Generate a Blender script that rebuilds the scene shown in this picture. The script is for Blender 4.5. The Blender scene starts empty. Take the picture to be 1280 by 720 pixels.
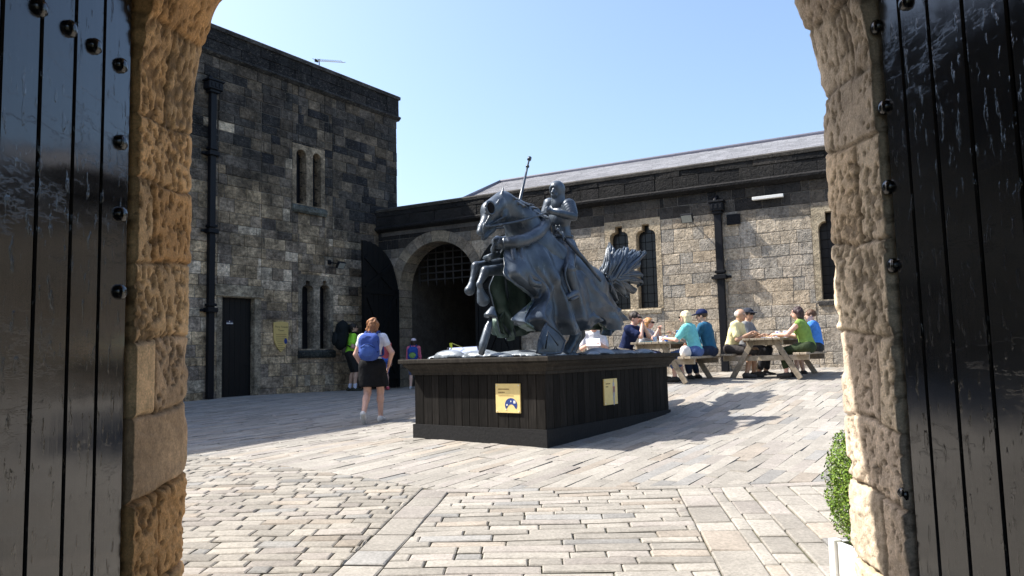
import bpy, math, random
import numpy as np
from mathutils import Vector, Matrix
from mathutils.geometry import tessellate_polygon
random.seed(7); rng = np.random.default_rng(7)
sc = bpy.context.scene
COL = sc.collection
R = math.radians
A = lambda *x: np.array(x, float)

# ------------------------------------------------------------------ camera
f_ = 940.0; pitch = math.atan(85/f_); roll = 0.0255
Fw = A(0, math.cos(pitch), math.sin(pitch)); R0 = A(1, 0, 0); U0 = A(0, -math.sin(pitch), math.cos(pitch))
Rt = math.cos(roll)*R0-math.sin(roll)*U0; Up = math.sin(roll)*R0+math.cos(roll)*U0
def ray(u, v): return Fw*f_+Rt*(u-640)+Up*(360-v)
def W(u, v, Y):
    d = ray(u, v); return d*(Y/d[1])
cam = bpy.data.cameras.new('camera'); co = bpy.data.objects.new('camera', cam); COL.objects.link(co)
cam.sensor_width = 36; cam.lens = 36*f_/1280; cam.clip_start = .05; cam.clip_end = 2000
co.matrix_world = Matrix([[Rt[i], Up[i], -Fw[i], 0] for i in range(3)]+[[0, 0, 0, 1]])
sc.camera = co

# ------------------------------------------------------------------ ground height (thin plate through measured points)
_gp = [W(*q) for q in [(680,560,8.6),(513,548,9.75),(832,517,11.2),(465,530,12.1),(437,490,19.9),(262,499,17.5),(320,494,18.55),
      (906,466,16.9),(1045,461,15.6),(952,476,13.9),(862,477,13.6)]]
_gp += [A(0,0,-1.38),A(0,-6,-1.4),A(1.66,3.9,-1.25),A(-1.6,3.9,-1.25),A(-10,10,-1.05),A(-11,24,-.85),A(11,9,-.6),A(9,3,-.95),A(11,24,-.3),A(0,24,-.75),A(-6,-6,-1.4),A(6,-6,-1.3)]
_gp = np.array(_gp); _n = len(_gp)
def _U(d2): return np.where(d2 > 1e-9, d2*np.log(np.maximum(d2, 1e-9)), 0)
_K = _U(((_gp[:, None, :2]-_gp[None, :, :2])**2).sum(2))+np.eye(_n)*2.0
_P = np.c_[np.ones(_n), _gp[:, :2]]
_sol = np.linalg.solve(np.block([[_K, _P], [_P.T, np.zeros((3, 3))]]), np.r_[_gp[:, 2], 0, 0, 0])
def zg(x, y):
    x = np.clip(np.asarray(x, float), -14, 14); y = np.clip(np.asarray(y, float), -8, 27)
    d2 = (x[..., None]-_gp[:, 0])**2+(y[..., None]-_gp[:, 1])**2
    return (_U(d2)*_sol[:_n]).sum(-1)+_sol[_n]+_sol[_n+1]*x+_sol[_n+2]*y
def G(u, v):                                                  # where a sight line meets the ground
    d = ray(u, v); d = d/d[1]; lo, hi = .5, 40.
    for _ in range(50):
        m = (lo+hi)/2
        if d[2]*m > float(zg(d[0]*m, m)): lo = m
        else: hi = m
    return A(d[0]*lo, lo)

# ------------------------------------------------------------------ noise
def _h(ix, iy, iz, seed):
    n = (ix*374761393+iy*668265263+iz*2147483647*0+iz*1274126177+seed*974634777) & 0xffffffff
    n = ((n ^ (n >> 13))*1274126177) & 0xffffffff
    n = (n ^ (n >> 16)) & 0xffffffff
    return n/4294967295.0
def vnoise(p, seed=0):
    p = np.asarray(p, float); i = np.floor(p).astype(np.int64); f = p-i; f = f*f*(3-2*f); o = 0
    for dx in (0, 1):
        for dy in (0, 1):
            for dz in (0, 1):
                w = (f[..., 0] if dx else 1-f[..., 0])*(f[..., 1] if dy else 1-f[..., 1])*(f[..., 2] if dz else 1-f[..., 2])
                o = o+w*_h(i[..., 0]+dx, i[..., 1]+dy, i[..., 2]+dz, seed)
    return o
def fbm(p, o=4, seed=0):
    p = np.asarray(p, float); s = 0; a = .5; t = 0
    for k in range(o): s = s+a*vnoise(p*2**k, seed+k); t += a; a *= .5
    return s/t
def sstep(a, b, x): t = np.clip((x-a)/(b-a), 0, 1); return t*t*(3-2*t)

# ------------------------------------------------------------------ objects
def prop(o, label=None, cat=None, group=None, kind=None):
    if label: o['label'] = label
    if cat: o['category'] = cat
    if group: o['group'] = group
    if kind: o['kind'] = kind
    return o
def empty(name, loc, label, cat, group=None, rz=0):
    o = bpy.data.objects.new(name, None); COL.objects.link(o); o.location = loc; o.rotation_euler = (0, 0, rz)
    o.empty_display_size = .1
    return prop(o, label, cat, group)
def mk(name, V, F, mat, parent=None, col=None, smooth=False, mi=None, local=False):
    me = bpy.data.meshes.new(name)
    V = np.asarray(V, float)
    me.from_pydata(V.tolist(), [], F.tolist() if isinstance(F, np.ndarray) else F)
    for m in (mat if isinstance(mat, (list, tuple)) else [mat]): me.materials.append(m)
    if col is not None:
        c = np.asarray(col, float)
        if c.shape[1] == 3: c = np.c_[c, np.ones(len(c))]
        at = me.color_attributes.new('Col', 'FLOAT_COLOR', 'POINT'); at.data.foreach_set('color', c.astype(np.float32).ravel())
    if mi is not None: me.polygons.foreach_set('material_index', np.asarray(mi, np.int32))
    if smooth: me.polygons.foreach_set('use_smooth', np.ones(len(me.polygons), bool))
    me.update()
    o = bpy.data.objects.new(name, me); COL.objects.link(o)
    if parent is not None:
        o.parent = parent
        if not local:
            o.matrix_parent_inverse = parent.matrix_basis.inverted() if parent.type == 'EMPTY' else Matrix()
    return o
class MB:
    def __init__(s): s.V = []; s.F = []; s.C = []; s.n = 0
    def add(s, V, F, c=None):
        V = np.asarray(V, float); s.V.append(V); s.F += [tuple(int(i)+s.n for i in q) for q in F]; s.n += len(V)
        s.C.append(np.tile(np.asarray((1, 1, 1) if c is None else c, float), (len(V), 1)) if c is None or np.ndim(c) == 1 else np.asarray(c, float))
        return s
    def box(s, c, half, M=None, bev=0, col=None):
        hx, hy, hz = half; b = bev
        if b <= 0:
            V = A(*[(x, y, z) for x in (-hx, hx) for y in (-hy, hy) for z in (-hz, hz)]).reshape(-1, 3)
            F = [(0,1,3,2),(4,6,7,5),(0,4,5,1),(2,3,7,6),(0,2,6,4),(1,5,7,3)]
        else:
            V = []; F = []
            for sx in (-1, 1):
                for sy in (-1, 1):
                    for sz in (-1, 1):
                        V += [(sx*hx, sy*(hy-b), sz*(hz-b)), (sx*(hx-b), sy*hy, sz*(hz-b)), (sx*(hx-b), sy*(hy-b), sz*hz)]
            id_ = lambda sx, sy, sz, k: ((sx*2+sy)*2+sz)*3+k
            F += [(id_(0,0,0,0),id_(0,0,1,0),id_(0,1,1,0),id_(0,1,0,0)),(id_(1,0,0,0),id_(1,1,0,0),id_(1,1,1,0),id_(1,0,1,0)),
                  (id_(0,0,0,1),id_(1,0,0,1),id_(1,0,1,1),id_(0,0,1,1)),(id_(0,1,0,1),id_(0,1,1,1),id_(1,1,1,1),id_(1,1,0,1)),
                  (id_(0,0,0,2),id_(0,1,0,2),id_(1,1,0,2),id_(1,0,0,2)),(id_(0,0,1,2),id_(1,0,1,2),id_(1,1,1,2),id_(0,1,1,2))]
            for sz in (0, 1):
                for sy in (0, 1):
                    F.append((id_(0,sy,sz,1),id_(1,sy,sz,1),id_(1,sy,sz,2),id_(0,sy,sz,2)))
                for sx in (0, 1):
                    F.append((id_(sx,0,sz,0),id_(sx,1,sz,0),id_(sx,1,sz,2),id_(sx,0,sz,2)))
            for sx in (0, 1):
                for sy in (0, 1): F.append((id_(sx,sy,0,0),id_(sx,sy,1,0),id_(sx,sy,1,1),id_(sx,sy,0,1)))
            for sx in (0, 1):
                for sy in (0, 1):
                    for sz in (0, 1): F.append((id_(sx,sy,sz,0),id_(sx,sy,sz,1),id_(sx,sy,sz,2)))
            V = np.array(V, float)
        if M is not None: V = V @ np.asarray(M, float)      # rows of M: local axes in world
        return s.add(V+np.asarray(c, float), F, col)
    def tube(s, pts, rad, n=8, col=None, flat=1.0):
        V, F = tube(pts, rad, n, flat); return s.add(V, F, col)
    def build(s, name, mat, parent=None, smooth=False, col=True, local=False):
        return mk(name, np.concatenate(s.V), s.F, mat, parent, np.concatenate(s.C) if col else None, smooth, None, local)
def nrm(v): v = np.asarray(v, float); return v/max(np.linalg.norm(v), 1e-9)
def tube(pts, rad, n=8, flat=1.0):
    P = np.array(pts, float); m = len(P); rad = np.broadcast_to(np.asarray(rad, float), (m,))
    T = np.gradient(P, axis=0); T /= np.maximum(np.linalg.norm(T, axis=1, keepdims=True), 1e-9)
    a = A(0, 0, 1) if abs(T[0][2]) < .9 else A(1, 0, 0)
    V = []; u = nrm(np.cross(T[0], a))
    for i in range(m):
        u = nrm(u-T[i]*np.dot(u, T[i])); w = np.cross(T[i], u)
        for k in range(n):
            q = 2*math.pi*k/n; V.append(P[i]+rad[i]*(math.cos(q)*u+flat*math.sin(q)*w))
    V += [P[0], P[-1]]
    F = [(i*n+k, i*n+(k+1) % n, (i+1)*n+(k+1) % n, (i+1)*n+k) for i in range(m-1) for k in range(n)]
    F += [(m*n, (k+1) % n, k) for k in range(n)]+[(m*n+1, (m-1)*n+k, (m-1)*n+(k+1) % n) for k in range(n)]
    return np.array(V), F
def catmull(P, n):
    P = np.array(P, float); m = len(P); Q = np.concatenate([[2*P[0]-P[1]], P, [2*P[-1]-P[-2]]])
    t = np.linspace(0, m-1-1e-9, n); i = t.astype(int); f = (t-i).reshape((-1,)+(1,)*(P.ndim-1))
    a, b, c, d = Q[i], Q[i+1], Q[i+2], Q[i+3]
    return .5*(2*b+(c-a)*f+(2*a-5*b+4*c-d)*f*f+(3*b-a-3*c+d)*f**3)
def axes(x, z=(0, 0, 1)):
    x = nrm(x); y = nrm(np.cross(z, x)); return np.array([x, y, np.cross(x, y)])
def Rz(a): c, s = math.cos(a), math.sin(a); return np.array([[c, s, 0], [-s, c, 0], [0, 0, 1]])

# ------------------------------------------------------------------ implicit surfaces for bodies
class SDF:
    def __init__(s): s.p = []
    def rc(s, a, b, ra, rb, col=(1, 1, 1), k=.02, op='u'): s.p.append(('rc', np.asarray(a, float), np.asarray(b, float), ra, rb, col, k, op)); return s
    def el(s, c, r, M=np.eye(3), col=(1, 1, 1), k=.02, op='u'): s.p.append(('el', np.asarray(c, float), np.asarray(r, float), np.asarray(M, float), 0, col, k, op)); return s
    def pl(s, p, n): s.p.append(('pl', np.asarray(p, float), nrm(n), 0, 0, None, 0, 'i')); return s
    @staticmethod
    def d(q, X):
        if q[0] == 'rc':
            ba = q[2]-q[1]; pa = X-q[1]; h = np.clip((pa@ba)/max(ba@ba, 1e-9), 0, 1)
            return np.linalg.norm(pa-h[..., None]*ba, axis=-1)-(q[3]+(q[4]-q[3])*h)
        if q[0] == 'el':
            l = (X-q[1])@q[3].T; k0 = np.linalg.norm(l/q[2], axis=-1); k1 = np.linalg.norm(l/q[2]**2, axis=-1)
            return k0*(k0-1)/np.maximum(k1, 1e-6)
        return (X-q[1])@q[2]
    def bb(s, q):
        if q[0] == 'rc':
            r = max(q[3], q[4]); return np.minimum(q[1], q[2])-r, np.maximum(q[1], q[2])+r
        r = max(q[2]); return q[1]-r, q[1]+r
    def mesh(s, h=.012, noise=None):
        bs = [s.bb(q) for q in s.p if q[7] == 'u']
        lo = np.min([b[0] for b in bs], 0)-3*h; hi = np.max([b[1] for b in bs], 0)+3*h
        N = np.ceil((hi-lo)/h).astype(int)+1
        ax = [lo[i]+h*np.arange(N[i]) for i in range(3)]
        Fd = np.full(N, .5, np.float32)
        for q in s.p:
            if q[7] == 'i': sl = (slice(None),)*3
            else:
                b0, b1 = s.bb(q); m = q[6]+3*h
                i0 = np.clip(np.floor((b0-m-lo)/h).astype(int), 0, N-1); i1 = np.clip(np.ceil((b1+m-lo)/h).astype(int)+1, 1, N)
                sl = tuple(slice(a, b) for a, b in zip(i0, i1))
            X = np.stack(np.meshgrid(ax[0][sl[0]], ax[1][sl[1]], ax[2][sl[2]], indexing='ij'), -1)
            d = s.d(q, X).astype(np.float32); c = Fd[sl]
            if q[7] == 'u':
                k = max(q[6], 1e-4); t = np.clip(.5+.5*(c-d)/k, 0, 1); Fd[sl] = c*(1-t)+d*t-k*t*(1-t)
            elif q[7] == 's': Fd[sl] = np.maximum(c, -d)
            else: Fd[sl] = np.maximum(c, d)
        if noise is not None:
            X = np.stack(np.meshgrid(*ax, indexing='ij'), -1); Fd = Fd+noise(X).astype(np.float32)
        V, Q = surfnet(Fd, lo, h)
        un = [q for q in s.p if q[7] == 'u']; w = np.zeros(len(V)); C = np.zeros((len(V), 3))
        for q in un:
            e = np.exp(-np.clip(s.d(q, V), -.01, 9)/.006); w += e; C += e[:, None]*np.asarray(q[5], float)
        return V, Q, C/np.maximum(w, 1e-12)[:, None]
def surfnet(F, lo, h):
    s = F < 0
    c = np.zeros(np.array(F.shape)-1, np.int8)
    off = [(i, j, k) for i in (0, 1) for j in (0, 1) for k in (0, 1)]
    sh = np.array(F.shape)-1
    g = lambda B, o: B[o[0]:o[0]+sh[0], o[1]:o[1]+sh[1], o[2]:o[2]+sh[2]]
    for o in off: c += g(s, o)
    m = (c > 0) & (c < 8); idx = np.full(sh, -1); ii = np.argwhere(m); idx[m] = np.arange(len(ii))
    P = np.zeros((len(ii), 3)); n = np.zeros(len(ii))
    for a in off:
        for ax in range(3):
            if a[ax] == 0:
                b = list(a); b[ax] = 1
                fa = F[tuple((ii+a).T)]; fb = F[tuple((ii+b).T)]; k = (fa < 0) != (fb < 0)
                t = np.where(k, fa/np.where(k, fa-fb, 1), 0)
                q = ii+np.array(a, float); q[:, ax] += t
                P += q*k[:, None]; n += k
    P = lo+h*P/n[:, None]
    Q = []
    for ax in range(3):
        b1, b2 = [(1, 2), (2, 0), (0, 1)][ax]
        sl0 = [slice(1, -1)]*3; sl0[ax] = slice(0, -1); sl1 = list(sl0); sl1[ax] = slice(1, None)
        a0 = s[tuple(sl0)]; a1 = s[tuple(sl1)]; e = np.argwhere(a0 != a1)
        if not len(e): continue
        base = e.copy(); base[:, b1] += 1; base[:, b2] += 1
        o = np.zeros(3, int); o1 = o.copy(); o1[b1] = 1; o2 = o.copy(); o2[b2] = 1
        q = np.stack([idx[tuple((base-o1-o2).T)], idx[tuple((base-o2).T)], idx[tuple(base.T)], idx[tuple((base-o1).T)]], 1)
        fl = ~a0[tuple(e.T)]; q[fl] = q[fl][:, ::-1]; Q.append(q)
    return P, np.concatenate(Q)

# ------------------------------------------------------------------ materials
def newmat(name):
    m = bpy.data.materials.new(name); m.use_nodes = True; nt = m.node_tree
    return m, nt, nt.nodes['Principled BSDF']
def nd(nt, typ, **kw):
    n = nt.nodes.new(typ)
    for k, v in kw.items():
        if k[0] == 'i' and k[1:].isdigit(): n.inputs[int(k[1:])].default_value = v
        else: setattr(n, k, v)
    return n
def noise_node(nt, scale, detail=4, rough=.6, coord='Object', sc3=None, dist=0):
    tc = nd(nt, 'ShaderNodeTexCoord'); src = tc.outputs[coord]
    if sc3:
        mp = nd(nt, 'ShaderNodeMapping'); mp.inputs['Scale'].default_value = sc3; nt.links.new(src, mp.inputs[0]); src = mp.outputs[0]
    n = nd(nt, 'ShaderNodeTexNoise'); n.inputs['Scale'].default_value = scale; n.inputs['Detail'].default_value = detail
    n.inputs['Roughness'].default_value = rough; n.inputs['Distortion'].default_value = dist; nt.links.new(src, n.inputs['Vector']); return n
def ramp(nt, src, stops):
    r = nd(nt, 'ShaderNodeValToRGB'); e = r.color_ramp.elements
    for i, (p, c) in enumerate(stops):
        x = e[i] if i < 2 else e.new(p)
        x.position = p; x.color = (c, c, c, 1) if not hasattr(c, '__len__') else (*c, 1)
    nt.links.new(src, r.inputs[0]); return r
def mul(nt, a, b, t='MULTIPLY', fac=1):
    m = nd(nt, 'ShaderNodeMix', data_type='RGBA', blend_type=t); m.inputs[0].default_value = fac
    for i, x in ((6, a), (7, b)):
        if isinstance(x, tuple): m.inputs[i].default_value = (*x, 1)
        else: nt.links.new(x, m.inputs[i])
    return m.outputs[2]
def bump(nt, src, strength, dist, prev=None):
    b = nd(nt, 'ShaderNodeBump'); b.inputs['Strength'].default_value = strength; b.inputs['Distance'].default_value = dist
    nt.links.new(src, b.inputs['Height'])
    if prev: nt.links.new(prev, b.inputs['Normal'])
    return b.outputs[0]
def attr(nt): return nd(nt, 'ShaderNodeAttribute', attribute_name='Col').outputs['Color']
def stone_mat(name, scale=1.0, bs=.6, bd=.02, contrast=(.55, 1.25), fine=60, soot=None, pit=None):
    m, nt, b = newmat(name); L = nt.links
    n1 = noise_node(nt, 3*scale, 5, .65); n2 = noise_node(nt, fine*scale, 3, .7); n3 = noise_node(nt, 14*scale, 4, .7)
    c = mul(nt, attr(nt), ramp(nt, n1.outputs[0], [(.3, contrast[0]), (.7, contrast[1])]).outputs[0])
    c = mul(nt, c, ramp(nt, n3.outputs[0], [(.3, contrast[0]*1.1), (.65, contrast[1])]).outputs[0])
    c = mul(nt, c, ramp(nt, n2.outputs[0], [(.3, .75), (.7, 1.2)]).outputs[0])
    if soot and soot > .3:                                       # soot streaks and blotches running over the courses
        n5 = noise_node(nt, 1.6, 9, .72, sc3=(1, 1, .8)); c = mul(nt, c, ramp(nt, n5.outputs[0], [(.36, .42), (.60, 1.5)]).outputs[0])
        n6 = noise_node(nt, 7, 6, .75, sc3=(1, 1, 2.2)); c = mul(nt, c, ramp(nt, n6.outputs[0], [(.36, .6), (.62, 1.4)]).outputs[0])
    if soot:                                                    # pale lichen and worn specks on sooted stone
        n4 = noise_node(nt, 13, 8, .8, sc3=(1, 1, 2.4)); sp = ramp(nt, n4.outputs[0], [(.55, 0.0), (.68, 1.0)])
        c2 = nd(nt, 'ShaderNodeMix', data_type='RGBA'); mm = nd(nt, 'ShaderNodeMath', operation='MULTIPLY'); mm.inputs[1].default_value = soot
        L.new(sp.outputs[0], mm.inputs[0]); L.new(mm.outputs[0], c2.inputs[0]); L.new(c, c2.inputs[6]); c2.inputs[7].default_value = (.23, .21, .18, 1); c = c2.outputs[2]
    L.new(c, b.inputs['Base Color']); b.inputs['Roughness'].default_value = .9; b.inputs['Specular IOR Level'].default_value = .25
    nm = bump(nt, n3.outputs[0], bs, bd); nm = bump(nt, n2.outputs[0], bs, bd*.25, nm)
    if pit:
        v = nd(nt, 'ShaderNodeTexNoise'); v.inputs['Scale'].default_value = pit; v.inputs['Detail'].default_value = 2
        tc = nd(nt, 'ShaderNodeTexCoord'); L.new(tc.outputs['Object'], v.inputs['Vector'])
        nm = bump(nt, ramp(nt, v.outputs[0], [(.3, 0.), (.45, 1.)]).outputs[0], .9 if pit < 30 else .6, .012 if pit < 30 else .004, nm)
    L.new(nm, b.inputs['Normal']); return m
def plain(name, col, rough=.6, metal=0, ns=30, var=.15, bs=0, bd=.003, spec=.4, sc3=None):
    m, nt, b = newmat(name); n = noise_node(nt, ns, 4, .6, sc3=sc3)
    c = mul(nt, tuple(col), ramp(nt, n.outputs[0], [(.3, 1-var), (.7, 1+var)]).outputs[0])
    nt.links.new(c, b.inputs['Base Color']); b.inputs['Roughness'].default_value = rough; b.inputs['Metallic'].default_value = metal
    b.inputs['Specular IOR Level'].default_value = spec
    if bs: nt.links.new(bump(nt, n.outputs[0], bs, bd), b.inputs['Normal'])
    return m
def attr_mat(name, rough=.6, ns=40, var=.12, bs=0, bd=.003, spec=.35, metal=0, sc3=None):
    m, nt, b = newmat(name); n = noise_node(nt, ns, 5, .65, sc3=sc3)
    c = mul(nt, attr(nt), ramp(nt, n.outputs[0], [(.3, 1-var), (.7, 1+var)]).outputs[0])
    nt.links.new(c, b.inputs['Base Color']); b.inputs['Roughness'].default_value = rough; b.inputs['Specular IOR Level'].default_value = spec
    b.inputs['Metallic'].default_value = metal
    if bs: nt.links.new(bump(nt, n.outputs[0], bs, bd), b.inputs['Normal'])
    return m
_fab = {}
def fabric(c, rough=.85):
    k = tuple(round(x, 3) for x in c)
    if k not in _fab: _fab[k] = plain('fabric', c, rough, ns=18, var=.12, bs=.5, bd=.02, spec=.15)
    return _fab[k]
def painted_wood():
    m, nt, b = newmat('black_gloss_paint'); L = nt.links
    wide = noise_node(nt, 2.2, 3, .5, sc3=(1, 1, .5)); grain = noise_node(nt, 9, 6, .7, sc3=(6, 6, .35)); crk = noise_node(nt, 3.2, 7, .68, sc3=(1, .55, 2.4)); bl = noise_node(nt, 34, 4, .6, sc3=(1, 1, .30)); wear = noise_node(nt, 1.3, 6, .7, sc3=(1, .6, 2.0))
    b.inputs['Base Color'].default_value = (.0075, .0075, .0085, 1); b.inputs['IOR'].default_value = 1.68
    rr = ramp(nt, wear.outputs[0], [(.40, .07), (.66, .20)]).outputs[0]; L.new(rr, b.inputs['Roughness'])
    c1 = ramp(nt, crk.outputs[0], [(.488, 0.), (.5, 1.)]); c1.color_ramp.elements.new(.512).color = (0, 0, 0, 1)
    msk = ramp(nt, wear.outputs[0], [(.46, 0.), (.56, 1.)]).outputs[0]; cm = mul(nt, c1.outputs[0], msk)
    nm = bump(nt, wide.outputs[0], .14, .03); nm = bump(nt, grain.outputs[0], .16, .0025, nm); nm = bump(nt, cm, .12, .002, nm)
    nm = bump(nt, ramp(nt, bl.outputs[0], [(.60, 0.), (.68, 1.)]).outputs[0], .4, .003, nm); L.new(nm, b.inputs['Normal'])
    return m
def wood_mat(name, lo, hi, gs=(14, 14, 1.2), rough=.75, bs=.4, use_attr=True, spec=.3):
    m, nt, b = newmat(name); L = nt.links
    n1 = noise_node(nt, 3, 6, .7, sc3=gs); n2 = noise_node(nt, 1.7, 3, .6)
    c = ramp(nt, n1.outputs[0], [(.3, lo), (.7, hi)]).outputs[0]
    c = mul(nt, c, ramp(nt, n2.outputs[0], [(.3, .7), (.7, 1.2)]).outputs[0])
    if use_attr: c = mul(nt, c, attr(nt))
    L.new(c, b.inputs['Base Color']); b.inputs['Roughness'].default_value = rough; b.inputs['Specular IOR Level'].default_value = spec
    L.new(bump(nt, n1.outputs[0], bs, .004), b.inputs['Normal']); return m
def bronze_mat(name, lo, hi, pale):
    m, nt, b = newmat(name); L = nt.links
    n1 = noise_node(nt, 3.2, 5, .65); n2 = noise_node(nt, 9, 5, .7, sc3=(1, 1, .35)); n3 = noise_node(nt, 70, 2, .5)
    c = ramp(nt, n1.outputs[0], [(.32, lo), (.66, hi)]).outputs[0]
    mx = nd(nt, 'ShaderNodeMix', data_type='RGBA'); L.new(ramp(nt, n2.outputs[0], [(.58, 0.), (.76, .7)]).outputs[0], mx.inputs[0]); L.new(c, mx.inputs[6]); mx.inputs[7].default_value = (*pale, 1)
    L.new(mx.outputs[2], b.inputs['Base Color']); b.inputs['Metallic'].default_value = .2
    L.new(ramp(nt, n1.outputs[0], [(.3, .28), (.7, .46)]).outputs[0], b.inputs['Roughness'])
    L.new(bump(nt, n3.outputs[0], .25, .004, bump(nt, n2.outputs[0], .3, .008)), b.inputs['Normal']); return m
M_TOWER = stone_mat('sooted_sandstone', 1, .9, .03, (.5, 1.35), 60, soot=.75)
M_RANGE = stone_mat('pecked_sandstone', 1, .9, .035, (.6, 1.3), 45, soot=.12, pit=24)
M_JAMB = stone_mat('weathered_sandstone', 1.3, .35, .006, (.70, 1.20), 80, pit=38)
M_PAVE = stone_mat('paving_stone', .9, .30, .008, (.86, 1.10), 55)
M_PLASTER = stone_mat('rough_wall_stone', 1, .6, .02, (.7, 1.2), 50)
M_MORTAR = plain('mortar', (.30, .27, .23), .95, ns=40, var=.3)
M_DMORTAR = plain('dark_mortar', (.17, .16, .145), .95, ns=40, var=.4)
M_JOINT = plain('joint_earth', (.085, .082, .052), .95, ns=25, var=.4)
M_PAINT = painted_wood()
M_DOOR = plain('dark_door_paint', (.005, .0055, .006), .5, spec=.25, ns=12, var=.3, bs=.2, sc3=(8, 8, 1))
M_IRON = plain('black_iron', (.006, .0065, .009), .5, spec=.2, ns=40, var=.3, bs=.3)
M_LEAD = plain('lead_sheet', (.10, .10, .13), .55, ns=20, var=.2)
M_GLASS = plain('dark_leaded_glass', (.007, .008, .011), .3, ns=20, var=.3, bs=.1)
M_VOID = plain('painted_recess_shade', (.012, .012, .013), .95, spec=.1)
M_SLATE = attr_mat('slate_roof', .42, 40, .25, .5, .006, .6)
M_PLINTH = wood_mat('stained_boards', (.004, .0035, .003), (.019, .0168, .015), spec=.12)
M_CORN = wood_mat('stained_moulding', (.012, .010, .008), (.047, .041, .034), (9, 9, 1), .7, spec=.15)
M_BASE = plain('black_felt_board', (.007, .007, .008), .85, ns=30, var=.5, bs=.5, bd=.01)
M_TABLE = wood_mat('weathered_timber', (.20, .165, .12), (.44, .37, .28), (5, 5, 5), .8, .5)
M_BRONZE = bronze_mat('weathered_bronze', (.026, .036, .050), (.095, .120, .152), (.31, .345, .375))
M_GREEN = bronze_mat('green_bronze_lining', (.04, .065, .055), (.10, .15, .125), (.16, .23, .19))
M_SKIN = attr_mat('skin', .55, 30, .06)
M_SHOE = attr_mat('shoe_leather', .6, 30, .1)
M_YELL = attr_mat('yellow_sign_face', .45, 12, .08)
M_WHITE = plain('white_paint', (.72, .72, .70), .5, var=.06)
M_LEAF = attr_mat('box_leaves', .5, 60, .15)
M_SOIL = plain('soil', (.03, .022, .015), .95, ns=60, var=.5, bs=.8, bd=.02)
M_ITEM = attr_mat('coloured_plastic', .35, 20, .05)
M_HAIR = attr_mat('hair', .55, 45, .35, .6, .02, .4, sc3=(1, 1, .3))

# ------------------------------------------------------------------ stonework
def clip_half(P, n, c):                                        # keep n.p >= c
    out = []
    for i in range(len(P)):
        a, b = P[i], P[(i+1) % len(P)]; da, db = n[0]*a[0]+n[1]*a[1]-c, n[0]*b[0]+n[1]*b[1]-c
        if da >= 0: out.append(a)
        if (da < 0) != (db < 0):
            t = da/(da-db); out.append((a[0]+t*(b[0]-a[0]), a[1]+t*(b[1]-a[1])))
    return out
def parea(P): return .5*abs(sum(P[i][0]*P[(i+1) % len(P)][1]-P[(i+1) % len(P)][0]*P[i][1] for i in range(len(P))))
def sub_rects(polys, holes):
    for (a, b, c, d) in holes:
        out = []
        for P in polys:
            L = clip_half(P, (-1, 0), -a); Rr = clip_half(P, (1, 0), b); mid = clip_half(clip_half(P, (1, 0), a), (-1, 0), -b)
            lo = clip_half(mid, (0, -1), -c) if len(mid) > 2 else []; hi = clip_half(mid, (0, 1), d) if len(mid) > 2 else []
            out += [q for q in (L, Rr, lo, hi) if len(q) > 2 and parea(q) > 4e-4]
        polys = out
    return polys
def courses(s0, s1, t0, t1, hmin, hmax, lmin, lmax):
    polys = []; t = t0
    while t < t1-.02:
        h = random.uniform(hmin, hmax)
        if t+h > t1-.1: h = t1-t
        s = s0-random.uniform(0, lmax)
        while s < s1:
            l = random.uniform(lmin, lmax)*(1 if random.random() > .2 else .55)
            a, b = max(s, s0), min(s+l, s1)
            if b-a > .03: polys.append([(a, t), (b, t), (b, t+h), (a, t+h)])
            s += l
        t += h
    return polys
def stones(polys, fr, colf, depth=(.004, .02), gap=.006, bev=.008, back=-.01, rough=0.0):
    mb = MB()
    for P in polys:
        c = (sum(p[0] for p in P)/len(P), sum(p[1] for p in P)/len(P)); n = len(P)
        ar = parea(P)
        if ar < 3e-4: continue
        r = math.sqrt(ar)
        def inset(d):
            out = []
            for p in P:
                dx, dy = p[0]-c[0], p[1]-c[1]
                out.append((p[0]-math.copysign(min(d, abs(dx)*.8), dx), p[1]-math.copysign(min(d, abs(dy)*.8), dy)))
            return out
        h = random.uniform(*depth); A0 = inset(gap); A1 = inset(gap+min(bev, r*.2)); tx, ty = random.uniform(-rough, rough), random.uniform(-rough, rough)
        jit = [(random.uniform(-1, 1)*gap*.5, random.uniform(-1, 1)*gap*.5) for _ in P]
        V = [fr(p[0]+j[0], p[1]+j[1], back) for p, j in zip(A0, jit)]+[fr(p[0]+j[0], p[1]+j[1], h-bev*.6) for p, j in zip(A0, jit)]
        V += [fr(p[0]+j[0], p[1]+j[1], h+tx*(p[0]-c[0])+ty*(p[1]-c[1])) for p, j in zip(A1, jit)]+[fr(c[0], c[1], h+rough*.12)]
        F = []
        for i in range(n):
            j = (i+1) % n
            F += [(i, j, n+j, n+i), (n+i, n+j, 2*n+j, 2*n+i), (2*n+i, 2*n+j, 3*n)]
        mb.add(V, F, colf(c[0], c[1]))
    return mb
def plate(outer, holes, fr, h0, h1, col, mb=None):             # a slab with openings, front at h1, back at h0
    mb = mb or MB(); loops = [outer]+holes
    tri = tessellate_polygon([[Vector((p[0], p[1], 0)) for p in l] for l in loops])
    flat = [p for l in loops for p in l]
    V = [fr(p[0], p[1], h1) for p in flat]+[fr(p[0], p[1], h0) for p in flat]; n = len(flat)
    F = [tuple(t) for t in tri]; k = 0
    for l in loops:
        m = len(l); F += [(k+i, k+(i+1) % m, n+k+(i+1) % m, n+k+i) for i in range(m)]; k += m
    return mb.add(V, F, col)
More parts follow.
